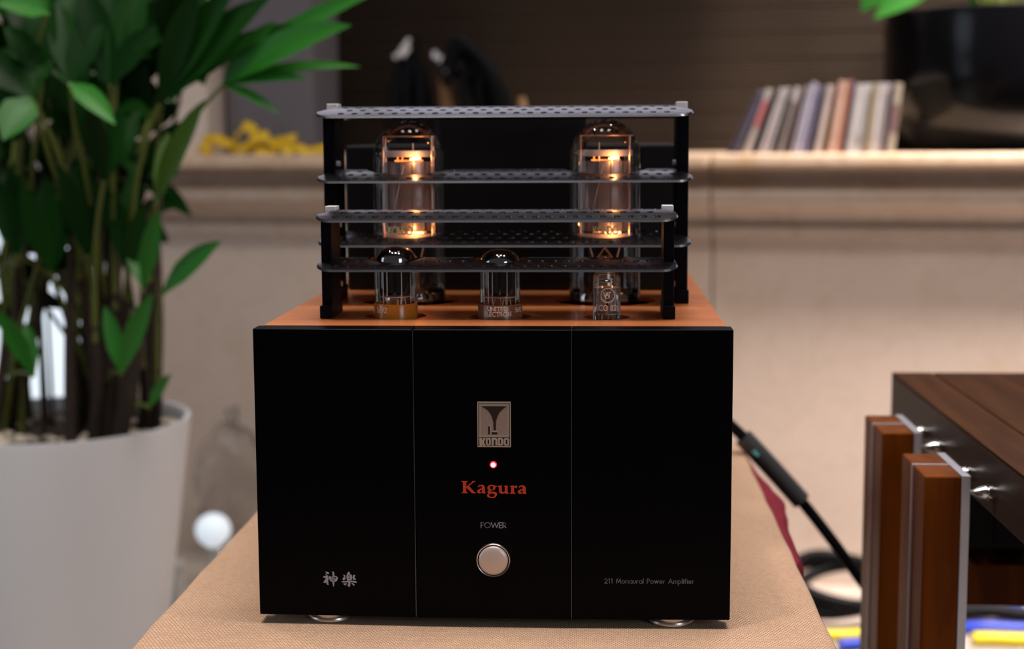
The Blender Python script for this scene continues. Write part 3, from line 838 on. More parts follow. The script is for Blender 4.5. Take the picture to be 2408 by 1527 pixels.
# ================================================================== tubes (each plugs into the chassis and lifts out)
TB = 0.1682                                # tray floor the sockets stand on
def big_tube(c, label, flip):
    t = thing('power_tube', (c[0], c[1], TB), label, 'vacuum tube', 'large power tubes')
    Z = lambda z: z - TB
    MB().lathe([(0.0255, 0), (0.0262, 0.002), (0.0262, 0.012), (0.0250, 0.014)], seg=40).build('tube_base', M['anode_dark'], t, smooth=True)
    R = 0.0262
    pr = [(0.0225, Z(0.184)), (0.0250, Z(0.187)), (R, Z(0.192)), (R, Z(0.210)), (R, Z(0.250)), (R, Z(0.299))]
    pr += [(R * cos(rad(a)), Z(0.299) + 0.0268 * sin(rad(a))) for a in range(9, 90, 9)] + [(0.0, Z(0.3258))]
    MB().lathe(pr, seg=64, closed=True).build('glass_envelope', M['glass_warm'], t, smooth=True)
    a = MB().lathe([(0.0170, Z(0.2445)), (0.0175, Z(0.2450)), (0.0175, Z(0.2950)), (0.0170, Z(0.2955))], seg=40, ry=0.70).build('anode', M['anode'], t, smooth=True)
    mb = MB()
    for k in range(6):
        an = rad(200 + 28 * k)
        mb.box(0.0176 * cos(an) - 0.0004, 0.0176 * cos(an) + 0.0004, 0.0123 * sin(an) - 0.0006, 0.0123 * sin(an) + 0.0002, Z(0.2450), Z(0.2950))
    mb.build('anode_fin', M['anode'], a)
    for z0, z1 in ((0.2990, 0.3036), (0.2392, 0.2428)):
        MB().lathe([(0.0196, Z(z0)), (0.0199, Z(z0) + 0.0003), (0.0199, Z(z1) - 0.0003), (0.0196, Z(z1))], seg=40, ry=0.62).build('ceramic_disc', M['ceramic'], t, smooth=True)
    for sx, sy, zt in ((-1, -0.6, 0.3140), (1, -0.6, 0.3140), (-1, 0.6, 0.314), (1, 0.6, 0.314), (0.25 * flip, -0.9, 0.309)):
        MB().tube([(sx * 0.0178, sy * 0.0100, Z(0.2330)), (sx * 0.0178, sy * 0.0100, Z(zt))], 0.0006, 8).build('support_rod', M['rod'], t, smooth=True)
    MB().tube([(-0.0184, -0.006, Z(0.3140)), (0.0205, -0.006, Z(0.3140))], 0.0004, 8).build('top_wire', M['rod'], t, smooth=True)
    MB().tube([(-0.009, -0.0195, Z(0.2600)), (-0.0015, -0.0165, Z(0.2930))], 0.0004, 8).build('lead_wire', M['rod'], t, smooth=True)
    f = MB()
    for x in (-0.008, -0.0045, 0.0045, 0.009):
        f.tube([(x, 0.0, Z(0.2955)), (x, 0.0, Z(0.2992))], 0.0005, 8)
    f.tube([(-0.010, -0.002, Z(0.2962)), (0.011, -0.002, Z(0.2964))], 0.0005, 8)
    f.tube([(-0.008, 0.003, Z(0.2436)), (0.012, 0.003, Z(0.2436))], 0.0005, 8)
    f.build('filament', M['filament'], t, smooth=True)
    c_ = MB()
    c_.tube([(0.0025, -0.0118, Z(0.2972)), (0.0100, -0.0115, Z(0.2982))], 0.00085, 8)
    c_.tube([(0.0050, -0.0118, Z(0.2960)), (0.0052, -0.0118, Z(0.2990))], 0.0007, 8)
    c_.tube([(0.0000, -0.0108, Z(0.2438)), (0.0115, -0.0100, Z(0.2438))], 0.0006, 8)
    c_.build('filament_core', M['filament_core'], t, smooth=True)
    MB().lathe([(0.0150, Z(0.1860)), (0.0140, Z(0.1920)), (0.0095, Z(0.2000)), (0.0075, Z(0.2100)), (0.0075, Z(0.2230)), (0.0050, Z(0.2260))], seg=32, ry=0.8).build('glass_stem', M['stem'], t, smooth=True)
    MB().lathe([(0.0215, Z(0.1855)), (0.0250, Z(0.1885)), (0.0257, Z(0.1925)), (0.0257, Z(0.1975)), (0.0250, Z(0.2000))], seg=48, closed=True).build('getter_band', M['getter'], t, smooth=True)
    for pa, pb in (((-0.006, -0.006, 0.224), (0.004, -0.008, 0.2385)), ((0.006, -0.006, 0.2245), (-0.004, -0.008, 0.2375)), ((0.008, -0.004, 0.222), (0.0125, -0.004, 0.2395)), ((-0.008, 0, 0.222), (-0.013, 0.0, 0.2395))):
        MB().tube([(pa[0], pa[1], Z(pa[2])), (pb[0], pb[1], Z(pb[2]))], 0.0006, 8).build('lead_wire', M['rod'], t, smooth=True)
    # gold name on the front of the glass
    st, w = text_strokes('KONDO', 0.18)
    s_ = 0.0178 / w
    mb = MB()
    ang0 = -pi / 2 - 0.30 - (0.18 if flip > 0 else 0.02)
    ribbons(mb, st, 0.24, lambda x, y: ((R + 0.00015) * cos(ang0 + x * s_ / R), (R + 0.00015) * sin(ang0 + x * s_ / R), Z(0.2437) + y * 0.0052))
    mb.build('name_lettering', M['gold_print'], t)
    # the hot filament's own light
    for z, e in ((0.2985, 0.009), (0.2437, 0.009)):
        l = bpy.data.lights.new('filament_glow', 'POINT'); l.energy = e; l.color = (1.0, 0.40, 0.12); l.shadow_soft_size = 0.0012
        lo = bpy.data.objects.new('filament_glow', l); COL.objects.link(lo); lo.parent = t; lo.location = (0.0065, -0.0172, Z(z))
    return t
big_tube(BG[0], 'tall glowing power tube at the left end of the rear guard', 1)
big_tube(BG[1], 'tall glowing power tube at the right end of the rear guard', -1)

def cyl_text(mb, txt, R, ang_mid, z0, h, width, wt, track=0.2):
    st, w = text_strokes(txt, track)
    s_ = width / w
    a0 = ang_mid - width / R / 2
    ribbons(mb, st, wt, lambda x, y: ((R + 0.00014) * cos(a0 + x * s_ / R), (R + 0.00014) * sin(a0 + x * s_ / R), z0 + y * h))

def octal_tube(c, label, amber, ztop, words):
    t = thing('signal_tube', (c[0], c[1], TB), label, 'vacuum tube', 'small octal tubes')
    Z = lambda z: z - TB
    mt = M['bakelite'] if amber else M['bakelite_dark']
    MB().lathe([(0.0100, 0.0), (0.0100, 0.008), (0.0146, 0.010), (0.0149, 0.0105), (0.0149, Z(0.2016)), (0.0146, Z(0.2021)), (0.0130, Z(0.2021)), (0.0130, Z(0.1990)), (0.0, Z(0.1988))], seg=48).build('tube_base', mt, t, smooth=True)
    R = 0.01345
    zs = ztop - 0.0095
    pr = [(0.0128, Z(0.1996)), (R, Z(0.201)), (R, Z(0.215)), (R, Z(zs))]
    pr += [(R * (cos(rad(a)) ** 0.8), Z(zs) + 0.0095 * sin(rad(a))) for a in range(10, 90, 10)] + [(0.0, Z(ztop))]
    MB().lathe(pr, seg=48, closed=True).build('glass_envelope', M['glass'], t, smooth=True)
    k = 0.965
    gp = [(R * k, Z(zs) - 0.0006)] + [(R * k * (cos(rad(a)) ** 0.8), Z(zs) + 0.0093 * k * sin(rad(a))) for a in range(10, 90, 10)] + [(0.0, Z(zs) + 0.0093 * k)]
    MB().lathe(gp, seg=48, closed=True).build('getter_mirror', M['getter'], t, smooth=True)
    for x0, x1 in ((-0.0102, -0.0004), (0.0004, 0.0102)):
        MB().box(x0, x1, -0.0055, 0.0055, Z(0.2075), Z(zs) - 0.002).build('anode', M['anode_dark'], t, bevel=0.0016, segs=3)
    for z in (0.2064, zs - 0.0012):
        MB().lathe([(0.0112, Z(z)), (0.0112, Z(z) + 0.0005)], seg=40).build('mica_disc', M['mica'], t)
    for x, y in ((-0.0105, -0.002), (-0.0072, -0.0072), (-0.0046, -0.0074), (0.0052, -0.0073), (0.0104, -0.002), (0.0, 0.0072)):
        MB().tube([(x, y, Z(0.2000)), (x, y, Z(zs) - 0.001)], 0.00035, 6).build('support_rod', M['rod'], t, smooth=True)
    for x in (-0.005, 0.002, 0.0045, 0.008):
        MB().tube([(x, -0.006, Z(0.1998)), (x * 0.7 + 0.001, -0.004, Z(0.2064))], 0.00035, 6).build('lead_wire', M['rod'], t, smooth=True)
    mb = MB()
    for txt, am, z0, h, wd, wt in words:
        cyl_text(mb, txt, 0.0149, am, Z(z0), h, wd, wt)
    mb.build('base_lettering', M['white_print'], t)
    return t
octal_tube(SM[0], 'small tube with an amber collar marked 5692 behind the left front post', True, 0.2402,
           [('5692', -pi / 2 - 0.56, 0.1966, 0.0033, 0.0082, 0.17)])
octal_tube(SM[1], 'small tube with a brown collar lettered UNITED ELECTRON in the middle', False, 0.2385,
           [('UNITED', -pi / 2 - 0.07, 0.1984, 0.0026, 0.0132, 0.17), ('ELECTRON', -pi / 2 - 0.06, 0.1948, 0.0027, 0.0182, 0.17), ('5692', -pi / 2 + 1.02, 0.1972, 0.0028, 0.0066, 0.15)])

def noval_tube(c):
    t = thing('signal_tube', (c[0], c[1], TB), 'slim all-glass tube printed ECC 82 near the right front post', 'vacuum tube')
    Z = lambda z: z - TB
    MB().lathe([(0.0100, 0), (0.0100, 0.0195), (0.0085, 0.0200)], seg=32).build('tube_socket', M['body'], t, smooth=True)
    R = 0.0093
    pr = [(0.0088, Z(0.1890)), (R, Z(0.1905)), (R, Z(0.2195))]
    pr += [(R * (1 - (1 - cos(rad(a))) * 0.85), Z(0.2195) + 0.0042 * sin(rad(a))) for a in range(15, 91, 15)]
    pr += [(0.0013, Z(0.2250)), (0.0013, Z(0.2290)), (0.0017, Z(0.2302)), (0.0014, Z(0.2316)), (0.0, Z(0.2320))]
    MB().lathe(pr, seg=40, closed=True).build('glass_envelope', M['glass'], t, smooth=True)
    for x0, x1 in ((-0.0066, -0.0004), (0.0010, 0.0064)):
        MB().box(x0, x1, -0.0035, 0.0035, Z(0.1965), Z(0.2125)).build('anode', M['anode'], t, bevel=0.001)
    for z in (0.1955, 0.2128):
        MB().lathe([(0.0084, Z(z)), (0.0084, Z(z) + 0.0004)], seg=32).build('mica_disc', M['mica'], t)
    MB().lathe([(0.0042, Z(0.2165)), (0.0050, Z(0.2172)), (0.0042, Z(0.2180))], seg=24).build('getter_ring', M['chrome'], t, smooth=True)
    for k in range(9):
        a = 2 * pi * k / 9
        MB().tube([(0.0055 * cos(a), 0.0055 * sin(a), 0.0200), (0.0055 * cos(a), 0.0055 * sin(a), Z(0.1955))], 0.0004, 6).build('pin_wire', M['rod'], t, smooth=True)
    f = MB().tube([(-0.0030, -0.0038, Z(0.2128)), (-0.0030, -0.0038, Z(0.2142))], 0.0005, 6).tube([(0.0036, -0.0038, Z(0.2128)), (0.0036, -0.0038, Z(0.2146))], 0.0005, 6)
    f.build('heater_tip', M['filament'], t)
    mb = MB()
    cyl_text(mb, 'ECC 82', R, -pi / 2 - 0.05, Z(0.1985), 0.0034, 0.0140, 0.13, 0.18)
    ring = [(1 + cos(rad(a)), sin(rad(a)) + 1) for a in range(0, 361, 12)]
    a0 = -pi / 2 - 0.42
    fm = lambda x, y: ((R + 0.00014) * cos(a0 + x * 0.0046 / R), (R + 0.00014) * sin(a0 + x * 0.0046 / R), Z(0.2040) + y * 0.0046)
    ribbons(mb, [ring], 0.09, fm)
    ribbons(mb, [[(1 + 1.06 * cos(rad(a)), 1 + 1.06 * sin(rad(a))), (1 + 1.18 * cos(rad(a)), 1 + 1.18 * sin(rad(a)))] for a in range(200, 400, 12)], 0.06, fm)
    ribbons(mb, [[(0.35, 1.45), (0.62, 0.70), (0.78, 1.30)], [(0.70, 0.70), (0.92, 1.45), (1.12, 0.70)], [(0.80, 1.0), (1.05, 1.0)], [(1.20, 1.45), (1.20, 0.65)], [(1.05, 1.45), (1.40, 1.45)], [(0.60, 0.52), (1.10, 0.58)]], 0.09, fm)
    mb.build('glass_lettering', M['white_print'], t)
    return t
noval_tube(SM[2])

# ================================================================== potted lady palm
random.seed(11)
PC = (-0.634, 0.95, -T)
palm = thing('potted_palm', PC, 'leafy green lady palm in a tall white round pot beside the table', 'potted plant')
Hh = T - 0.0428
pot = MB().lathe([(0.112, 0.0), (0.120, 0.006), (0.172, Hh - 0.004), (0.1715, Hh), (0.166, Hh - 0.001), (0.163, Hh - 0.008), (0.160, Hh - 0.04), (0.0, Hh - 0.045)], seg=72).build('pot', M['pot'], palm, smooth=True)
MB().lathe([(0.0, Hh - 0.0445), (0.1595, Hh - 0.0395), (0.1597, Hh - 0.020), (0.0, Hh - 0.014)], seg=48).build('soil', M['soil'], palm, smooth=True)
peb_me = None
for k in range(150):
    a = random.uniform(0, 2 * pi); r = 0.152 * math.sqrt(random.uniform(0.12, 1))
    if peb_me is None:
        bm = bmesh.new(); bmesh.ops.create_icosphere(bm, subdivisions=1, radius=1)
        peb_me = bpy.data.meshes.new('pebble'); bm.to_mesh(peb_me); bm.free(); peb_me.materials.append(M['pebble'])
        peb_me.polygons.foreach_set('use_smooth', [True] * len(peb_me.polygons))
    s = random.uniform(0.006, 0.011)
    o = link_mesh('pebble', peb_me, palm, (r * cos(a), r * sin(a), Hh - 0.0145 - 0.004 * (r / .15) + random.uniform(0, 0.004)))
    o.scale = (s * random.uniform(.9, 1.3), s, s * 0.6); o.rotation_euler = (0, 0, random.uniform(0, 3))

def leaf_mesh(p0, p1, w, droop):
    p0, p1 = Vector(p0), Vector(p1)
    L = (p1 - p0).length
    mid = (p0 + p1) / 2 + Vector((0, 0, droop * L))
    pts = bez(p0, mid * 1.0, p1, 9)
    vs = []; fs = []
    d = (p1 - p0).normalized()
    view = Vector((0.25, -1.0, 0.55)).normalized()        # blades lie open towards the room and its light
    side0 = d.cross(view).normalized()
    n = len(pts)
    for i, p in enumerate(pts):
        t = i / (n - 1)
        ww = w * 0.5 * min(1.0, (0.16 + 2.6 * t) if t < 0.4 else 1.0) * (1.0 if t < 0.5 else max(0.03, 1 - ((t - 0.5) / 0.5) ** 1.8))
        tt = (pts[min(i + 1, n - 1)] - pts[max(i - 1, 0)]).normalized()
        s = (side0 - tt * side0.dot(tt)).normalized()
        nn = s.cross(tt)
        fold = 0.22 * ww
        vs += [p - s * ww + nn * fold, p - s * ww * 0.5 + nn * fold * 0.4, p, p + s * ww * 0.5 + nn * fold * 0.4, p + s * ww + nn * fold]
    for i in range(n - 1):
        for j in range(4):
            fs.append((i * 5 + j, i * 5 + j + 1, (i + 1) * 5 + j + 1, (i + 1) * 5 + j))
    return vs, fs
FRONDS = [
    ((-0.457,0.86,0.357), 0, [(-0.388,0.8,0.487,0.0343),(-0.344,0.8,0.492,0.0367),(-0.305,0.8,0.477,0.0416),(-0.285,0.82,0.447,0.0273)]),
    ((-0.374,0.84,0.378), 1, [(-0.175,0.8,0.483,0.0245),(-0.211,0.78,0.441,0.0378),(-0.205,0.8,0.396,0.0157),(-0.266,0.8,0.382,0.0196),(-0.303,0.82,0.342,0.0129),(-0.305,0.82,0.45,0.0223),(-0.247,0.86,0.472,0.0203)]),
    ((-0.457,0.84,0.241), 2, [(-0.386,0.8,0.36,0.0235),(-0.424,0.84,0.333,0.02),(-0.453,0.88,0.324,0.0185)]),
    ((-0.508,0.8,0.267), 0, [(-0.536,0.8,0.382,0.0294),(-0.522,0.84,0.371,0.0251),(-0.474,0.84,0.349,0.0301),(-0.482,0.8,0.353,0.0269),(-0.511,0.76,0.352,0.0287)]),
    ((-0.537,0.78,0.378), 1, [(-0.473,0.74,0.331,0.0255)]),
    ((-0.544,0.8,0.379), 0, [(-0.609,0.84,0.449,0.0351),(-0.516,0.84,0.463,0.0351),(-0.567,0.84,0.473,0.0351)]),
    ((-0.575,0.76,0.361), 1, [(-0.594,0.72,0.314,0.0411)]),
    ((-0.582,0.78,0.362), 0, [(-0.655,0.8,0.417,0.0392),(-0.583,0.84,0.449,0.0351)]),
    ((-0.56,0.78,0.458), 1, [(-0.604,0.74,0.465,0.0303),(-0.598,0.78,0.502,0.0291)]),
    ((-0.455,0.84,0.13), 1, [(-0.371,0.8,0.196,0.0265)]),
    ((-0.47,0.82,-0.005), 1, [(-0.436,0.8,0.039,0.0137)]),
    ((-0.496,0.8,0.039), 1, [(-0.449,0.78,0.137,0.0242),(-0.52,0.82,0.118,0.0198)]),
    ((-0.478,0.84,0.136), 1, [(-0.45,0.82,0.231,0.0228),(-0.508,0.88,0.195,0.0205)]),
    ((-0.545,0.84,0.177), 0, [(-0.568,0.82,0.284,0.0273),(-0.555,0.86,0.304,0.0304),(-0.517,0.86,0.278,0.0253)]),
    ((-0.583,0.82,0.158), 0, [(-0.607,0.8,0.265,0.0294),(-0.591,0.84,0.274,0.0301),(-0.568,0.86,0.243,0.0253)]),
    ((-0.631,0.84,0.177), 0, [(-0.663,0.84,0.279,0.0301),(-0.639,0.86,0.289,0.0304),(-0.602,0.84,0.259,0.0251)]),
    ((-0.503,0.86,0.155), 0, [(-0.525,0.86,0.263,0.0253),(-0.506,0.9,0.277,0.0259),(-0.471,0.84,0.238,0.0226)]),
    ((-0.576,0.8,0.388), 0, [(-0.627,0.84,0.499,0.0351),(-0.591,0.84,0.508,0.0376),(-0.553,0.86,0.495,0.0355),(-0.619,0.8,0.446,0.0294)]),
    ((-0.503,0.82,0.378), 0, [(-0.54,0.84,0.498,0.0376),(-0.511,0.86,0.509,0.0405),(-0.47,0.86,0.499,0.0405),(-0.451,0.84,0.448,0.0301),(-0.563,0.84,0.454,0.0301)]),
    ((-0.625,0.84,0.314), 0, [(-0.662,0.84,0.405,0.0301),(-0.618,0.86,0.421,0.0355),(-0.588,0.86,0.39,0.0304),(-0.652,0.82,0.349,0.0297)]),
    ((-0.56,0.86,0.314), 0, [(-0.6,0.88,0.412,0.0308),(-0.564,0.9,0.433,0.0363),(-0.521,0.88,0.406,0.0308),(-0.582,0.84,0.349,0.0251)]),
    ((-0.602,0.8,0.036), 1, [(-0.636,0.78,0.117,0.0223),(-0.625,0.84,0.094,0.02)]),
    ((-0.639,0.97,0.411), 0, [(-0.605,0.915,0.357,0.0259),(-0.729,1.068,0.499,0.0391),(-0.695,0.938,0.418,0.0282),(-0.728,1.082,0.385,0.0415),(-0.614,0.968,0.505,0.0273),(-0.612,1.094,0.47,0.0405)]),
    ((-0.57,1.024,0.43), 0, [(-0.617,1.004,0.39,0.0276),(-0.585,1.02,0.532,0.0392),(-0.533,1.094,0.517,0.0356),(-0.504,1.032,0.419,0.0319),(-0.548,1.079,0.485,0.0308),(-0.545,0.962,0.486,0.0342)]),
    ((-0.539,1.075,0.466), 0, [(-0.6,0.991,0.442,0.0277),(-0.571,0.978,0.504,0.0288),(-0.542,1.099,0.546,0.0355),(-0.509,1.068,0.428,0.0293),(-0.442,0.939,0.46,0.0291),(-0.509,1.097,0.516,0.0378)]),
    ((-0.601,1.011,0.314), 0, [(-0.633,1.113,0.269,0.031),(-0.558,1.037,0.368,0.0408),(-0.536,0.998,0.324,0.0277),(-0.541,0.973,0.279,0.0398),(-0.615,1.072,0.379,0.0284),(-0.686,1.116,0.364,0.0278)]),
    ((-0.68,0.991,0.276), 0, [(-0.682,1.049,0.234,0.0281),(-0.685,0.955,0.333,0.0319),(-0.768,1.07,0.278,0.0345),(-0.738,0.953,0.232,0.0316),(-0.668,0.955,0.338,0.0308),(-0.581,0.907,0.335,0.0312)]),
    ((-0.549,1.023,0.314), 0, [(-0.512,0.931,0.266,0.0375),(-0.628,1.118,0.406,0.0359),(-0.654,1.074,0.317,0.0367),(-0.563,0.946,0.266,0.0254),(-0.504,0.974,0.411,0.0392),(-0.491,1.079,0.364,0.0366)]),
    ((-0.69,0.974,0.156), 0, [(-0.779,1.11,0.097,0.042),(-0.708,1.047,0.262,0.0413),(-0.671,1.113,0.215,0.0282),(-0.668,1.04,0.132,0.0279),(-0.648,0.948,0.248,0.0387),(-0.755,1.093,0.256,0.026)]),
    ((-0.638,0.97,0.167), 0, [(-0.644,1.093,0.089,0.0352),(-0.611,1.096,0.204,0.0315),(-0.557,0.906,0.217,0.0316),(-0.652,1.09,0.098,0.0341),(-0.706,1.069,0.217,0.0316),(-0.731,1.082,0.168,0.04)]),
    ((-0.588,0.978,0.161), 0, [(-0.657,0.951,0.148,0.0289),(-0.604,0.925,0.259,0.0251),(-0.555,0.995,0.255,0.0329),(-0.544,1.094,0.136,0.0269),(-0.534,0.993,0.187,0.0382),(-0.564,0.939,0.231,0.0377)]),
    ((-0.566,1.064,0.206), 0, [(-0.637,1.056,0.2,0.0406),(-0.597,1.007,0.253,0.0336),(-0.517,0.954,0.294,0.0252),(-0.525,1.117,0.174,0.0394),(-0.461,0.969,0.231,0.034),(-0.506,0.967,0.287,0.0389)]),
    ((-0.601,0.962,0.442), 0, [(-0.623,1.07,0.393,0.0279),(-0.523,0.918,0.485,0.0256),(-0.565,1.098,0.471,0.0289),(-0.598,1.037,0.391,0.0309),(-0.607,0.94,0.514,0.0387),(-0.638,0.905,0.455,0.0281)]),
    ((-0.478,0.988,0.427), 0, [(-0.466,1.11,0.42,0.04),(-0.443,1.026,0.462,0.0332),(-0.455,0.926,0.515,0.0389),(-0.542,1.036,0.379,0.0375),(-0.539,0.989,0.429,0.0396),(-0.53,0.968,0.496,0.0355)]),
    ((-0.695,0.991,0.331), 0, [(-0.742,0.988,0.265,0.0391),(-0.772,0.991,0.361,0.0291),(-0.772,1.053,0.359,0.0344),(-0.722,1.037,0.276,0.041),(-0.713,1.117,0.39,0.043),(-0.596,0.92,0.341,0.0285)]),
    ((-0.477,1.048,0.464), 0, [(-0.447,0.933,0.385,0.036),(-0.475,0.936,0.515,0.0388),(-0.575,1.111,0.474,0.0355),(-0.496,0.921,0.419,0.0261),(-0.447,0.913,0.523,0.0254),(-0.45,1.054,0.5,0.0403)]),
    ((-0.667,1.075,0.258), 0, [(-0.686,1.023,0.191,0.0368),(-0.615,1.011,0.351,0.0338),(-0.541,0.915,0.319,0.0311),(-0.552,0.986,0.244,0.0286),(-0.604,0.985,0.357,0.0297),(-0.622,0.904,0.316,0.037)]),
    ((-0.656,0.964,0.459), 0, [(-0.598,0.951,0.407,0.0371),(-0.66,0.941,0.534,0.0353),(-0.795,1.103,0.512,0.0381),(-0.762,1.083,0.441,0.0402),(-0.726,1.101,0.533,0.0366),(-0.652,1.032,0.55,0.04)]),
    ((-0.581,0.969,0.469), 0, [(-0.643,0.968,0.423,0.0348),(-0.597,1.084,0.568,0.0315),(-0.528,1.045,0.523,0.04),(-0.557,1.117,0.463,0.0353),(-0.563,1.01,0.525,0.0365),(-0.591,0.944,0.548,0.0279)]),
    ((-0.557,1.077,0.399), 0, [(-0.542,1.115,0.336,0.0281),(-0.492,1.086,0.434,0.0257),(-0.479,1.061,0.43,0.0257),(-0.489,0.979,0.348,0.0267),(-0.561,0.966,0.474,0.0373),(-0.597,0.991,0.428,0.025)]),
    ((-0.715,1.051,0.399), 0, [(-0.716,1.074,0.347,0.0373),(-0.604,0.904,0.437,0.0261),(-0.634,1.066,0.43,0.0301),(-0.642,0.971,0.345,0.0378),(-0.671,0.907,0.459,0.0314),(-0.714,0.929,0.434,0.0381)]),
    ((-0.646,1.046,0.354), 0, [(-0.571,0.947,0.32,0.0254),(-0.628,1.01,0.446,0.0394),(-0.701,1.118,0.427,0.034),(-0.659,0.925,0.341,0.0369),(-0.68,1.045,0.416,0.0347),(-0.596,0.939,0.412,0.0373)]),
    ((-0.568,1.017,0.353), 0, [(-0.481,0.908,0.338,0.0266),(-0.534,1.033,0.415,0.0414),(-0.56,0.947,0.454,0.0267),(-0.69,1.115,0.334,0.0379),(-0.663,1.047,0.376,0.037),(-0.548,0.93,0.412,0.0269)]),
    ((-0.512,1.073,0.482), 0, [(-0.579,1.084,0.467,0.0384),(-0.491,0.948,0.527,0.0264),(-0.479,1.037,0.563,0.0283),(-0.465,1.108,0.463,0.0382),(-0.421,0.947,0.498,0.0396),(-0.483,1.061,0.545,0.0393)]),
    ((-0.687,1.032,0.219), 0, [(-0.731,0.986,0.211,0.0361),(-0.715,0.978,0.271,0.0318),(-0.696,1.072,0.288,0.026),(-0.607,0.965,0.193,0.026),(-0.628,1.114,0.239,0.0344),(-0.655,1.032,0.281,0.0353)]),
    ((-0.581,0.974,0.238), 0, [(-0.59,0.93,0.187,0.0364),(-0.559,0.996,0.299,0.0292),(-0.507,0.976,0.25,0.027),(-0.577,1.106,0.184,0.0425),(-0.59,1.02,0.314,0.0337),(-0.65,1.004,0.307,0.0279)]),
    ((-0.529,1.01,0.264), 0, [(-0.475,1.056,0.212,0.0277),(-0.501,1.092,0.272,0.0399),(-0.47,1.033,0.339,0.0381),(-0.543,1.005,0.214,0.0256),(-0.566,0.962,0.292,0.0317),(-0.594,0.963,0.306,0.0384)]),
    ((-0.741,1.036,0.208), 0, [(-0.611,0.916,0.212,0.0368),(-0.728,1.101,0.255,0.0332),(-0.757,1.08,0.313,0.0419),(-0.848,1.12,0.15,0.0422),(-0.783,1.014,0.211,0.0296),(-0.771,1.047,0.265,0.0359)]),
    ((-0.627,0.99,0.199), 0, [(-0.707,0.996,0.193,0.0256),(-0.657,0.971,0.245,0.0365),(-0.595,0.926,0.274,0.0329),(-0.563,0.935,0.181,0.0389),(-0.552,0.967,0.233,0.031),(-0.593,1.018,0.284,0.0335)]),
    ((-0.72,1.056,0.092), 0, [(-0.764,1.02,0.058,0.0356),(-0.731,1.111,0.181,0.0294),(-0.629,0.999,0.154,0.0402),(-0.623,0.966,0.097,0.0293),(-0.646,0.964,0.158,0.0319),(-0.745,1.09,0.185,0.0311)]),
    ((-0.656,1.012,0.506), 0, [(-0.732,1.119,0.476,0.0278),(-0.656,0.901,0.518,0.0368),(-0.687,0.954,0.552,0.0276),(-0.649,0.997,0.45,0.0285),(-0.632,1.074,0.564,0.027),(-0.641,1.119,0.529,0.0262)]),
    ((-0.54,0.998,0.498), 0, [(-0.541,0.977,0.423,0.0299),(-0.523,1.067,0.545,0.0316),(-0.471,0.995,0.501,0.0399),(-0.5,0.985,0.452,0.0258),(-0.516,0.928,0.549,0.0282),(-0.634,1.094,0.566,0.0388)]),
    ((-0.478,1.065,0.415), 0, [(-0.462,0.923,0.358,0.038),(-0.457,1.083,0.509,0.0424),(-0.462,1.093,0.443,0.0381),(-0.429,0.963,0.382,0.039),(-0.451,1.038,0.471,0.0398),(-0.493,1.005,0.47,0.0277)]),
]
V0 = Vector(PC)
for k, (hub, mt, tips) in enumerate(FRONDS):
    h = Vector(hub) - V0
    a = random.uniform(0, 2 * pi); r = random.uniform(0.03, 0.115)
    base = Vector((0.55 * (h.x) + r * 0.6 * cos(a), r * 0.8 * sin(a) * 0.9, Hh - 0.018))
    if math.hypot(base.x, base.y) > 0.13:
        base.x *= 0.13 / math.hypot(base.x, base.y); base.y *= 0.13 / math.hypot(base.x, base.y + 1e-6)
    if -0.03 < base.x < 0.024: base.x += 0.052 if base.x > -0.004 else -0.05
    zc = base.z + (h.z - base.z) * random.uniform(0.35, 0.55)
    bend = Vector((base.x * 0.7 + h.x * 0.3, base.y * 0.7 + h.y * 0.3, zc))
    if mt == 0 and k % 3 and h.z - base.z > 0.10:
        fr = MB().tube(smoothline([base, (base + bend) / 2, bend, h], 4), 0.0042, 6, 0.0024).build('frond_stalk', M['petiole'], palm, smooth=True)
    elif h.z - base.z > 0.10:
        MB().tube(smoothline([base, (base + bend) / 2 + Vector((0.004, 0, 0)), bend], 5), 0.0085, 8, 0.0050).build('cane', M['cane'], palm, smooth=True)
        fr = MB().tube(bez(bend - Vector((0, 0, 0.02)), (bend.x, bend.y, (bend.z + h.z) / 2 + 0.02), h, 8), 0.0042, 6, 0.0024).build('frond_stalk', M['petiole'], palm, smooth=True)
    else:
        fr = MB().tube(bez(base, (base.x, base.y, h.z), h, 8), 0.0035, 6, 0.0024).build('frond_stalk', M['petiole'], palm, smooth=True)
    for j, (x, y, z, w) in enumerate(tips):
        vs, fs = leaf_mesh(h, Vector((x, y, z)) - V0, w, 0.10 + 0.05 * random.random())
        MB().add(vs, fs).build('leaf_blade', M['leaf%d' % mt], fr, smooth=True)
# bare dark canes rising between the fronds
for x, y, z, rr in ((-0.012, 0.02, .34, .0030), (0.004, -0.05, .36, .0034), (0.020, 0.03, .33, .0028), (-0.030, 0.04, .34, .0032), (0.145, 0.02, 0.30, .0095), (0.10, -0.06, 0.26, .010), (0.06, -0.09, 0.24, .009), (0.12, 0.06, 0.34, .009), (0.03, 0.05, 0.3, .01), (-0.07, 0.06, 0.32, .009), (0.075, -0.02, 0.36, .010), (-0.10, -0.06, .28, .010)):
    rx = min(1, 0.135 / math.hypot(x, y)) 
    MB().tube(smoothline([(x * 0.86 * rx, y * rx, Hh - 0.02), (x * 0.95 * rx, y * rx, Hh + 0.15), (x * rx * 1.1, y, Hh + z + 0.03)], 5), rr, 8, rr * 0.3).build('cane', M['cane'], palm, smooth=True)

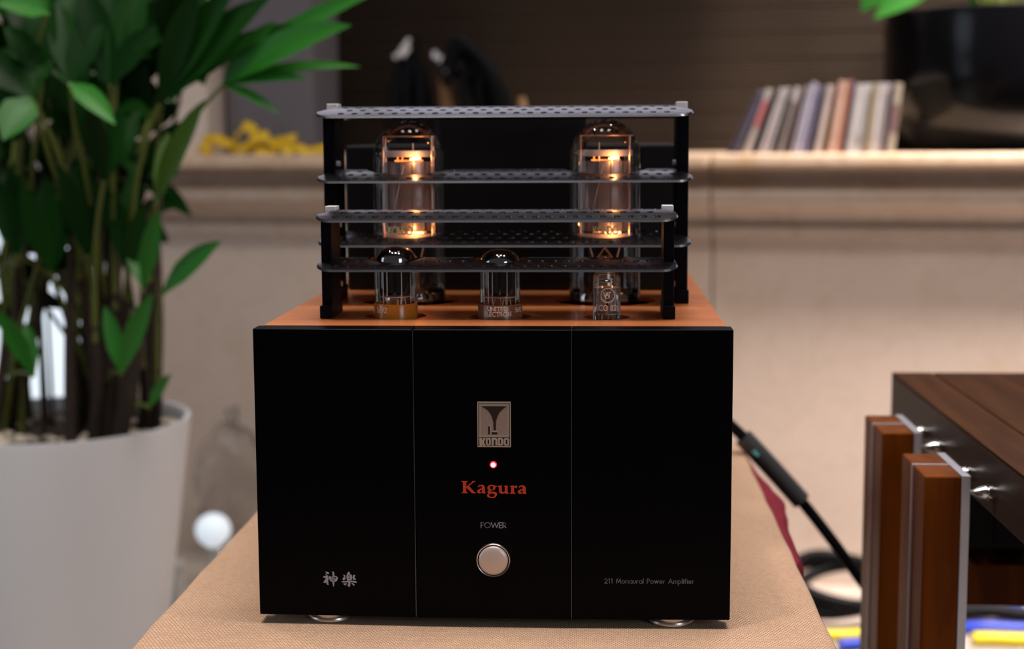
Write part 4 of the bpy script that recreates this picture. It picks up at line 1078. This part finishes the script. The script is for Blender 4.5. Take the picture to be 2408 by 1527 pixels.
# ================================================================== equipment rack on the right
rack = thing('equipment_rack', (0.62, 0.29, -T), 'red-brown wooden equipment rack with aluminium-edged posts at the right', 'rack')
RX, RYc = -0.62, -0.29
def rbox(name, mat, x0, x1, y0, y1, z0, z1, parent=rack, bevel=0.0015):
    return MB().box(x0 + RX, x1 + RX, y0 + RYc, y1 + RYc, z0 + T, z1 + T).build(name, mat, parent, bevel=bevel)
top = rbox('top_shelf', M['rack_dark'], 0.3616, 0.9, 0.005, 0.576, 0.031, 0.0765)
for bx_ in ((0.3616, 0.4012, 0.005, 0.576), (0.4032, 0.8584, 0.005, 0.576), (0.8604, 0.9, 0.005, 0.576)):
    rbox('shelf_board', M['rack_top'], *bx_, 0.0766, 0.0785, top, 0.0004)
rbox('lower_shelf', M['rack_wood'], 0.3616, 0.9, 0.345, 0.576, -0.0895, -0.0525)
rbox('lower_shelf', M['rack_dark'], 0.3616, 0.9, 0.05, 0.576, -0.36, -0.325)
for sx in (0, 1):
    for y0 in (0.170, 0.337):
        def px(x): return x if sx == 0 else 1.2616 - x
        def pb(name, mat, x0, x1, ya, yb, z0, z1, parent=rack, bevel=0.0012):
            a, b = sorted((px(x0), px(x1)))
            return rbox(name, mat, a, b, ya, yb, z0, z1, parent, bevel)
        d = 0.083
        p = pb('post', M['rack_wood'], 0.3082, 0.3348, y0, y0 + 0.0400, -T, 0.0632)
        pb('post_block', M['rack_wood'], 0.3082, 0.3348, y0 + 0.0428, y0 + d, -T, 0.0632, p)
        pb('aluminium_fin', M['alu'], 0.3070, 0.3348, y0 + 0.0401, y0 + 0.0427, -T, 0.0638, p, 0.0003)
        pb('aluminium_plate', M['alu'], 0.3349, 0.3415, y0 - 0.0005, y0 + d + 0.0005, -T, 0.0640, p, 0.0005)
        for ys_ in (y0 + 0.008, y0 + d - 0.010):
            s_ = MB()
            pts = [(0.3418, 0.0002), (0.3510, 0.0046), (0.3545, 0.0052), (0.3546, 0.0044), (0.3560, 0.0044), (0.3561, 0.0062), (0.3590, 0.0062), (0.3591, 0.0052), (0.3615, 0.0052)]
            vs = []; fs = []
            for xx, r in pts:
                for k in range(20):
                    a = 2 * pi * k / 20
                    vs.append((px(xx) + RX, ys_ + RYc + r * cos(a), 0.0497 + T + r * sin(a)))
            for i in range(len(pts) - 1):
                for k in range(20):
                    fs.append((i * 20 + k, i * 20 + (k + 1) % 20, (i + 1) * 20 + (k + 1) % 20, (i + 1) * 20 + k))
            fs.append(tuple((len(pts) - 1) * 20 + k for k in range(20)))
            s_.add(vs, fs).build('spike', M['chrome'], p, smooth=True)
dev = thing('audio_component', (0.63, 0.46, -0.0522), 'black audio component in the shadow under the rack top shelf', 'audio device')
MB().box(-0.245, 0.25, -0.100, 0.105, 0.008, 0.072).build('case', M['device'], dev, bevel=0.002)
for fx in (-0.2, 0.2):
    for fy in (-0.07, 0.07):
        MB().lathe([(0.012, 0), (0.013, 0.008)], (fx, fy), 20).build('foot', M['device'], dev)
MB().box(-0.22, 0.22, -0.1025, -0.1001, 0.014, 0.066).build('faceplate', M['cover'], dev, bevel=0.0006)

# ================================================================== cables
cb = thing('speaker_cable', (0.13, 0.53, 0.04), 'thick black cable dropping from the amplifier to the floor by the rack', 'cable')
c0 = Vector((0.13, 0.53, 0.04))
main = smoothline([(0.13, 0.515, 0.055), (0.175, 0.535, 0.045), (0.2085, 0.55, 0.0205), (0.271, 0.552, -0.0483), (0.328, 0.553, -0.1240), (0.39, 0.60, -0.22), (0.42, 0.78, -0.36), (0.43, 0.96, -0.430), (0.40, 1.10, -0.4435)], 8)
MB().tube([p - c0 for p in main], 0.0058, 12).build('cable_run', M['cable'], cb, smooth=True)
sl = smoothline([(0.2125, 0.5502, 0.0162), (0.24, 0.5512, -0.0135), (0.271, 0.552, -0.0483)], 6)
MB().tube([p - c0 for p in sl], 0.0098, 14).build('cable_sleeve', M['sleeve'], cb, smooth=True)
MB().tube([Vector((0.2215, 0.5408, 0.0042)) - c0, Vector((0.2255, 0.5409, -0.0005)) - c0], 0.0022, 10).build('sleeve_mark', M['cyan'], cb, smooth=True)

def loop_cable(name, label, mat, c, pts, r, cat='cable', group=None, n=8):
    t = thing(name, c, label, cat, group)
    MB().tube(smoothline(pts, n), r, 10).build('cable_loop', mat, t, smooth=True)
    return t
cc = Vector((0.455, 1.435, -T))
pts = []
for k in range(34):
    a = k * 0.62
    pts.append((0.075 * cos(a) * (1 + 0.12 * sin(k)), 0.06 * sin(a), 0.016 + 0.055 * (0.5 + 0.5 * sin(a * 0.9 + 1)) + 0.0006 * k))
loop_cable('coiled_lead', 'black cord coiled on the floor between table and rack', M['cable'], cc, pts, 0.0095, 'cord')
loop_cable('data_cable', 'long blue cable lying nearest on the floor behind the rack posts', M['blue'], (0.60, 1.34, -T), [(-0.17, -0.075, .0095), (-0.08, -0.05, .0095), (0.0, -0.005, .0095), (0.06, 0.02, .0095), (0.13, 0.015, .0095), (0.21, 0.03, .0095)], 0.009)
loop_cable('data_cable', 'thick blue cable farthest back under the rack lower shelf', M['blue'], (0.66, 1.455, -T), [(-0.09, 0.00, .0135), (-0.04, 0.0, .022), (0.0, 0.0, .024), (0.04, -0.002, .018), (0.09, -0.004, .0135)], 0.013)
loop_cable('signal_cable', 'black cable between the two blue cables under the rack', M['cable'], (0.70, 1.410, -T), [(-0.06, 0.012, .0125), (-0.01, 0.006, .018), (0.04, 0.0, .014), (0.11, -0.004, .0125)], 0.012)
loop_cable('mains_cable', 'yellow cable on the floor left of the rack posts', M['yellow2'], (0.44, 1.315, -T), [(-0.045, 0.005, .0085), (-0.01, 0.0, .0085), (0.03, 0.006, .0085), (0.07, 0.014, .0085)], 0.008)
loop_cable('mains_cable', 'yellow cable on the floor at the bottom right below the rack', M['yellow2'], (0.68, 1.30, -T), [(-0.045, 0.0, .0105), (-0.02, 0.003, .0105), (0.04, 0.0, .0105), (0.12, 0.01, .0105)], 0.010)

# ================================================================== things on the ledge
LZ = 0.2892
def wthing(name, u, v, z, label, cat, group=None, rz=0.0):
    return thing(name, wl(u, v, z), label, cat, group, WA + rz)

# disc cases: (bottom from, bottom to, top shift, main colour, second colour or None, label)
CD = [(62, 128, 368, (.075, .06, .085), None, 'dark plum disc case leaning hardest at the left end of the row'),
      (132, 252, 345, (.13, .12, .18), None, 'grey-violet disc case second from the left end of the row'),
      (268, 368, 278, (.58, .50, .46), (.52, .16, .17), 'white disc case with a red patch near the left end'),
      (378, 452, 268, (.018, .018, .018), None, 'black disc case between the red-patched and the wide white case'),
      (462, 545, 262, (.56, .49, .50), None, 'first of two pale pinkish-white disc cases left of centre'),
      (549, 630, 244, (.54, .48, .49), None, 'second of two pale pinkish-white disc cases left of centre'),
      (640, 690, 225, (.035, .033, .035), None, 'thin charcoal disc case left of the grey-brown one'),
      (700, 788, 215, (.27, .22, .21), (.55, .49, .48), 'grey-brown disc case with a whitish top'),
      (794, 868, 195, (.11, .078, .07), None, 'dark brown disc case left of the lavender pair'),
      (880, 940, 180, (.33, .30, .36), None, 'slim mauve-grey disc case left of the pale lavender one'),
      (944, 1012, 178, (.46, .44, .55), None, 'pale lavender disc case standing tallest at mid row'),
      (1022, 1128, 175, (.20, .175, .27), None, 'slate-violet disc case right of the pale lavender one'),
      (1134, 1172, 160, (.03, .03, .04), None, 'thin black disc case right of the slate-violet one'),
      (1182, 1270, 150, (.58, .47, .44), None, 'cream-pink disc case right of the thin black one'),
      (1280, 1348, 135, (.22, .13, .035), (.13, .02, .015), 'olive-brown disc case with a dark red top'),
      (1354, 1464, 118, (.58, .36, .29), None, 'broad salmon disc case right of the olive-brown one'),
      (1470, 1518, 118, (.45, .21, .11), None, 'orange-brown disc case between salmon and purple'),
      (1524, 1578, 112, (.085, .03, .12), None, 'thin deep purple disc case right of the orange-brown one'),
      (1592, 1690, 108, (.52, .49, .49), None, 'first white disc case right of the purple one'),
      (1695, 1755, 100, (.55, .52, .53), (.25, .23, .24), 'white disc case with a grey smudge near its foot'),
      (1760, 1815, 98, (.53, .50, .49), None, 'white disc case just left of the khaki one'),
      (1820, 1888, 92, (.32, .25, .16), None, 'khaki disc case among the white ones'),
      (1894, 1972, 84, (.52, .48, .48), None, 'white disc case just right of the khaki one'),
      (1978, 2056, 82, (.50, .43, .44), None, 'pinkish-white disc case left of the dark mauve one'),
      (2062, 2106, 86, (.10, .075, .085), None, 'thin dark mauve disc case second from the right end'),
      (2112, 2206, 82, (.42, .36, .28), (.17, .09, .10), 'beige disc case with a mauve band at the right end')]
KU = 0.00012466
for i, (b0, b1, sh, col, col2, lab) in enumerate(CD):
    u0 = 0.2808 + (b0 - 60) * KU
    th = (b1 - b0) * KU * 0.97
    if i + 1 < len(CD): th = min(th, (CD[i + 1][0] + CD[i + 1][2] - b0 - sh) * KU * 0.97)
    lean = math.atan2(sh, 815)
    H = 0.112 * (1.05 if i in (10, 15, 16, 17) else 1.0) / (1.0 if lean < .25 else 1.0)
    col = tuple(c * 0.78 for c in col)
    m = plain('disc_case_%d' % i, col, 0.4, noise=0.12, nscale=45)
    t = wthing('disc_case', u0, 0.028 + 0.004 * (i % 3), LZ, lab, 'disc case', 'disc cases in a row on the ledge')
    t.rotation_euler = (Matrix.Rotation(WA, 3, 'Z') @ Matrix.Rotation(lean, 3, 'Y')).to_euler()
    thk = th * cos(lean)
    MB().box(0, thk, 0, 0.105, 0, H).build('case', m, t, bevel=0.0006, segs=1)
    m2 = plain('disc_case_%d_print' % i, col2 if col2 else tuple(min(1, c * 1.25 + 0.01) for c in col), 0.4, noise=0.1)
    z0, z1 = {2: (.42, .82), 7: (.78, .985), 14: (.66, .985), 19: (.12, .26), 25: (.30, .70)}.get(i, (.25, .75))
    ins = thk * (0.08 if col2 else 0.32)
    MB().box(ins, thk - ins, -0.0004, -0.00005, H * z0, H * z1).build('spine_print', m2, t)
    # clear hinge strip of the case
    t.location.z += thk * sin(lean) * 0.0 + 0.0002

# grey box behind the palm; dark box added as the shaded gap beside it
t = wthing('grey_box', -0.554, 0.16, LZ, 'plain grey box standing on the ledge behind the palm leaves', 'box')
MB().box(-0.0835, 0.0835, -0.04, 0.10, 0, 0.33).build('case', M['grey_box'], t, bevel=0.002)
MB().box(-0.0835, 0.0835, -0.0404, 0.10, 0.331, 0.336).build('lid', M['grey_box'], t, bevel=0.001)
t = wthing('gap_shade_box', -0.657, 0.19, LZ, 'dark box added as the shade in the gap between grey box and cream pier', 'box')
MB().box(-0.012 + 0.03, 0.0175, -0.02, 0.1, 0, 0.30)
mbx = MB().box(-0.045, 0.0165, 0.113, 0.2, 0, 0.31).build('case', M['dark_box'], t, bevel=0.002)
MB().box(-0.045, 0.0165, 0.1125, 0.2, 0.311, 0.315).build('lid', M['dark_box'], t, bevel=0.001)

# yellow tape in loose loops on the ledge
t = wthing('yellow_tape', -0.55, 0.045, LZ, 'tangle of bright yellow tape lying on the ledge beside the cream pier', 'tape')
def ribbon(pts, w, name='tape_loop'):
    P = smoothline(pts, 6); vs = []; fs = []
    for i, p in enumerate(P):
        tt = (P[min(i + 1, len(P) - 1)] - P[max(i - 1, 0)]).normalized()
        s = Vector((0.35 * sin(i * .5), 0.55, 0.75 + 0.3 * cos(i * .4))).normalized()
        vs += [p - s * w / 2, p + s * w / 2]
    for i in range(len(P) - 1): fs.append((2 * i, 2 * i + 1, 2 * i + 3, 2 * i + 2))
    o = MB().add(vs, fs).build(name, M['yellow'], t, smooth=True)
    q = o.modifiers.new('thick', 'SOLIDIFY'); q.thickness = 0.0016
ribbon([(-0.105, 0.0, .026), (-0.095, .0, .030), (-0.085, .01, .028), (-0.07, .01, .022), (-0.055, .01, .020), (-0.045, .0, .010), (-0.04, 0, .028), (-0.035, .005, .046), (-0.022, .01, .050), (-0.010, .01, .038), (-0.015, 0, .018), (-0.03, -.005, .006)], 0.022)
ribbon([(-0.035, -.01, .004), (-0.02, 0, .018), (0.0, .005, .030), (0.012, .01, .030), (0.024, .01, .018), (0.036, .01, .010), (0.02, .005, .004), (-.005, .0, .008)], 0.024)
ribbon([(-0.02, .02, .006), (.0, .02, .022), (.02, .02, .020), (.035, .015, .022), (.05, .01, .026), (.066, .01, .026), (.072, .0, .014), (.06, -.005, .006), (.045, -.005, .012)], 0.022)
ribbon([(.05, .0, .006), (.066, .0, .012), (.080, .0, .010), (.088, .0, .004), (.105, .0, .008), (.125, .0, .010), (.145, .005, .006)], 0.020)
MB().lathe([(0.010, 0), (0.0125, 0.006), (0.0115, 0.016), (0.006, 0.022), (0, 0.024)], (-0.1, 0.0), 20).build('tape_knot', M['yellow'], t, smooth=True)

# cable bundles with bright plugs
t = wthing('cable_bundle', -0.297, 0.15, LZ, 'upright bundle of thick black cables with silver plugs on the ledge', 'cable')
for k, (x0, x1, h) in enumerate(((-0.040, -0.018, .165), (-0.026, -0.010, .178), (-0.010, -0.002, .182), (0.006, 0.006, .180), (0.020, 0.012, .170), (0.034, 0.020, .155), (-0.033, -0.012, .150), (0.0, 0.002, .170))):
    MB().tube(smoothline([(x0, 0.02 * (k % 2), 0.0), (x0 * 0.9 + x1 * .1, 0.02 * (k % 2), h * .5), (x1, 0.008, h)], 5), 0.0095, 10, 0.0075).build('cable_strand', M['cable'], t, smooth=True)
for a, b in (((-0.020, -0.005, .176), (-0.001, 0.0, .205)), ((-0.028, -0.004, .172), (-0.018, -0.004, .180)), ((-0.012, -0.006, .174), (0.0, -0.004, .190))):
    MB().tube([a, ((a[0] + b[0]) / 2, a[1], (a[2] + b[2]) / 2), b], 0.0050, 10, 0.0040).build('plug', M['silver'], t, smooth=True)
MB().tube(smoothline([(0.004, .01, .15), (0.010, .012, .19), (0.012, .012, .212)], 4), 0.0065, 8, 0.004).build('cable_strand', M['cable'], t, smooth=True)

t = wthing('cable_bundle', -0.185, 0.16, LZ, 'sprawling bundle of black cables arching over to the right on the ledge', 'cable')
for k, (xa, xt, xb, h) in enumerate(((-0.040, -0.030, 0.062, .200), (-0.030, -0.018, 0.050, .185), (-0.020, -0.008, 0.036, .170), (-0.034, -0.024, 0.074, .190), (-0.012, 0.0, 0.022, .160), (-0.045, -0.034, 0.012, .170), (-0.038, -0.030, -0.002, .155), (-0.026, -0.02, .056, .176), (-.02, -.012, .044, .182))):
    y = 0.016 * ((k % 3) - 1)
    MB().tube(smoothline([(xt - 0.018, y, h * 0.78), (xt, y, h * 0.97), (xt + 0.016, y, h), (xt + (xb - xt) * .6, y, h * .80), (xb - 0.006, y, h * 0.45), (xb, y, 0.0)], 6), 0.0085, 10).build('cable_strand', M['cable'], t, smooth=True)
for p in ((-0.055, -0.012, .168), (-0.042, -0.014, .150), (-0.066, -.01, .176)):
    MB().lathe([(0.0045, p[2] - .007), (0.0058, p[2]), (0.0045, p[2] + .007)], (p[0], p[1]), 12).build('plug', M['silver'], t, smooth=True)
mb = MB()
t2 = wthing('leather_strap', -0.243, 0.20, LZ, 'tan strap standing upright between the two black cable bundles', 'strap')
mb.tube(smoothline([(0.010, 0, 0.0), (0.004, 0, .06), (-0.004, 0, .105), (-0.008, 0, .135)], 5), 0.0155, 10, 0.008).build('strap_body', M['tan'], t2, smooth=True)
MB().tube([(0.010, 0, 0.0), (0.010, 0, 0.004)], 0.0165, 12).build('strap_end', M['tan'], t2, smooth=True)
t2 = wthing('leather_strap', -0.098, 0.20, LZ, 'short tan strap at the right foot of the sprawling cables', 'strap')
MB().tube(smoothline([(0.008, 0, 0.0), (0.002, 0, .05), (-0.006, 0, .10)], 5), 0.014, 10, 0.007).build('strap_body', M['tan'], t2, smooth=True)
MB().tube([(0.008, 0, 0.0), (0.008, 0, 0.004)], 0.015, 12).build('strap_end', M['tan'], t2, smooth=True)

# gloss black planter with a green plant
t = wthing('black_planter', 0.745, 0.250, LZ, 'large glossy black round planter with green leaves at the ledge right end', 'potted plant')
MB().lathe([(0.130, 0.0), (0.142, 0.003), (0.165, 0.018), (0.190, 0.045), (0.206, 0.085), (0.212, 0.13), (0.213, 0.215), (0.211, 0.233), (0.204, 0.236), (0.200, 0.225), (0.0, 0.220)], seg=72).build('pot', M['planter'], t, smooth=True)
MB().lathe([(0.0, 0.2205), (0.1995, 0.2255), (0.1995, 0.228), (0.0, 0.236)], seg=40).build('soil', M['soil'], t, smooth=True)
for k in range(16):
    a = 2 * pi * k / 16 + 0.2
    r0 = 0.04
    base = (r0 * cos(a), r0 * sin(a), 0.232)
    tip = ((0.14 + 0.03 * (k % 3)) * cos(a), (0.14 + 0.02 * (k % 2)) * sin(a), 0.30 + 0.05 * (k % 4))
    st_ = MB().tube(bez(base, (base[0], base[1], tip[2]), tip, 6), 0.003, 6).build('leaf_stalk', M['petiole'], t, smooth=True)
    vs, fs = leaf_mesh(tip, (tip[0] * 1.28, tip[1] * 1.25, tip[2] - 0.06), 0.05, 0.2)
    MB().add(vs, fs).build('leaf_blade', M['leaf1'], st_, smooth=True)
st_ = MB().tube(bez((-0.05, -0.06, 0.232), (-0.10, -0.09, 0.33), (-0.125, -0.105, 0.285), 8), 0.003, 6).build('leaf_stalk', M['petiole'], t, smooth=True)
vs, fs = leaf_mesh((-0.125, -0.105, 0.285), (-0.232, -0.11, 0.222), 0.045, 0.1)
MB().add(vs, fs).build('leaf_blade', M['leaf1'], st_, smooth=True)

# ================================================================== by the wall behind the pot
t = wthing('globe_lamp', -0.571, -0.15, -T, 'small glowing white globe lamp low by the wall behind the pot', 'lamp')
MB().lathe([(0.040, 0), (0.042, 0.004), (0.030, 0.012), (0.012, 0.020), (0.009, 0.050), (0.012, 0.075)], seg=32).build('lamp_base', M['white_plastic'], t, smooth=True)
MB().lathe([(0.012, 0.0755)] + [(0.0300 * cos(rad(a)), 0.1035 + 0.0285 * sin(rad(a))) for a in range(-60, 90, 15)] + [(0, 0.132)], seg=32).build('globe', M['globe'], t, smooth=True)

t = wthing('plastic_bag', -0.60, 0.012, -T, 'crumpled clear plastic bag standing against the marble wall behind the pot', 'bag')
bm = bmesh.new(); bmesh.ops.create_icosphere(bm, subdivisions=4, radius=1)
rnd = random.Random(5)
lob = [(Vector((rnd.uniform(-1, 1), rnd.uniform(-1, 1), rnd.uniform(-1, 1))).normalized(), rnd.uniform(14, 60), rnd.uniform(-.10, .10)) for _ in range(150)]
for v in bm.verts:
    d = v.co.normalized(); k = 1.0
    for ax, sh, am in lob: k += am * math.exp(-sh * (1 - d.dot(ax)))
    v.co = Vector((d.x * 0.075 * k, d.y * 0.040 * k, 0.13 + d.z * 0.128 * k))
    if v.co.z < 0.002: v.co.z = 0.002
me = bpy.data.meshes.new('bag_film'); bm.to_mesh(me); bm.free(); me.materials.append(M['bag'])
me.polygons.foreach_set('use_smooth', [True] * len(me.polygons))
link_mesh('bag_film', me, t)
MB().tube([(0.0, 0, 0.250), (0.004, 0, 0.268), (-0.003, 0.002, 0.285)], 0.006, 8, 0.014).build('bag_neck', M['bag'], t, smooth=True)

t = thing('power_strip', (-0.587, 1.30, -T), 'black power strip with a white top standing on end beside the pot', 'power strip', None, WA)
MB().box(-0.016, 0.000, -0.012, 0.012, 0, 0.102).build('strip_body', M['device'], t, bevel=0.002)
MB().box(0.0005, 0.012, -0.014, 0.014, 0, 0.102).build('strip_cover', M['white_plastic'], t, bevel=0.002)
MB().box(-0.018, 0.014, -0.015, 0.015, 0.1022, 0.118).build('strip_end', M['white_plastic'], t, bevel=0.003)
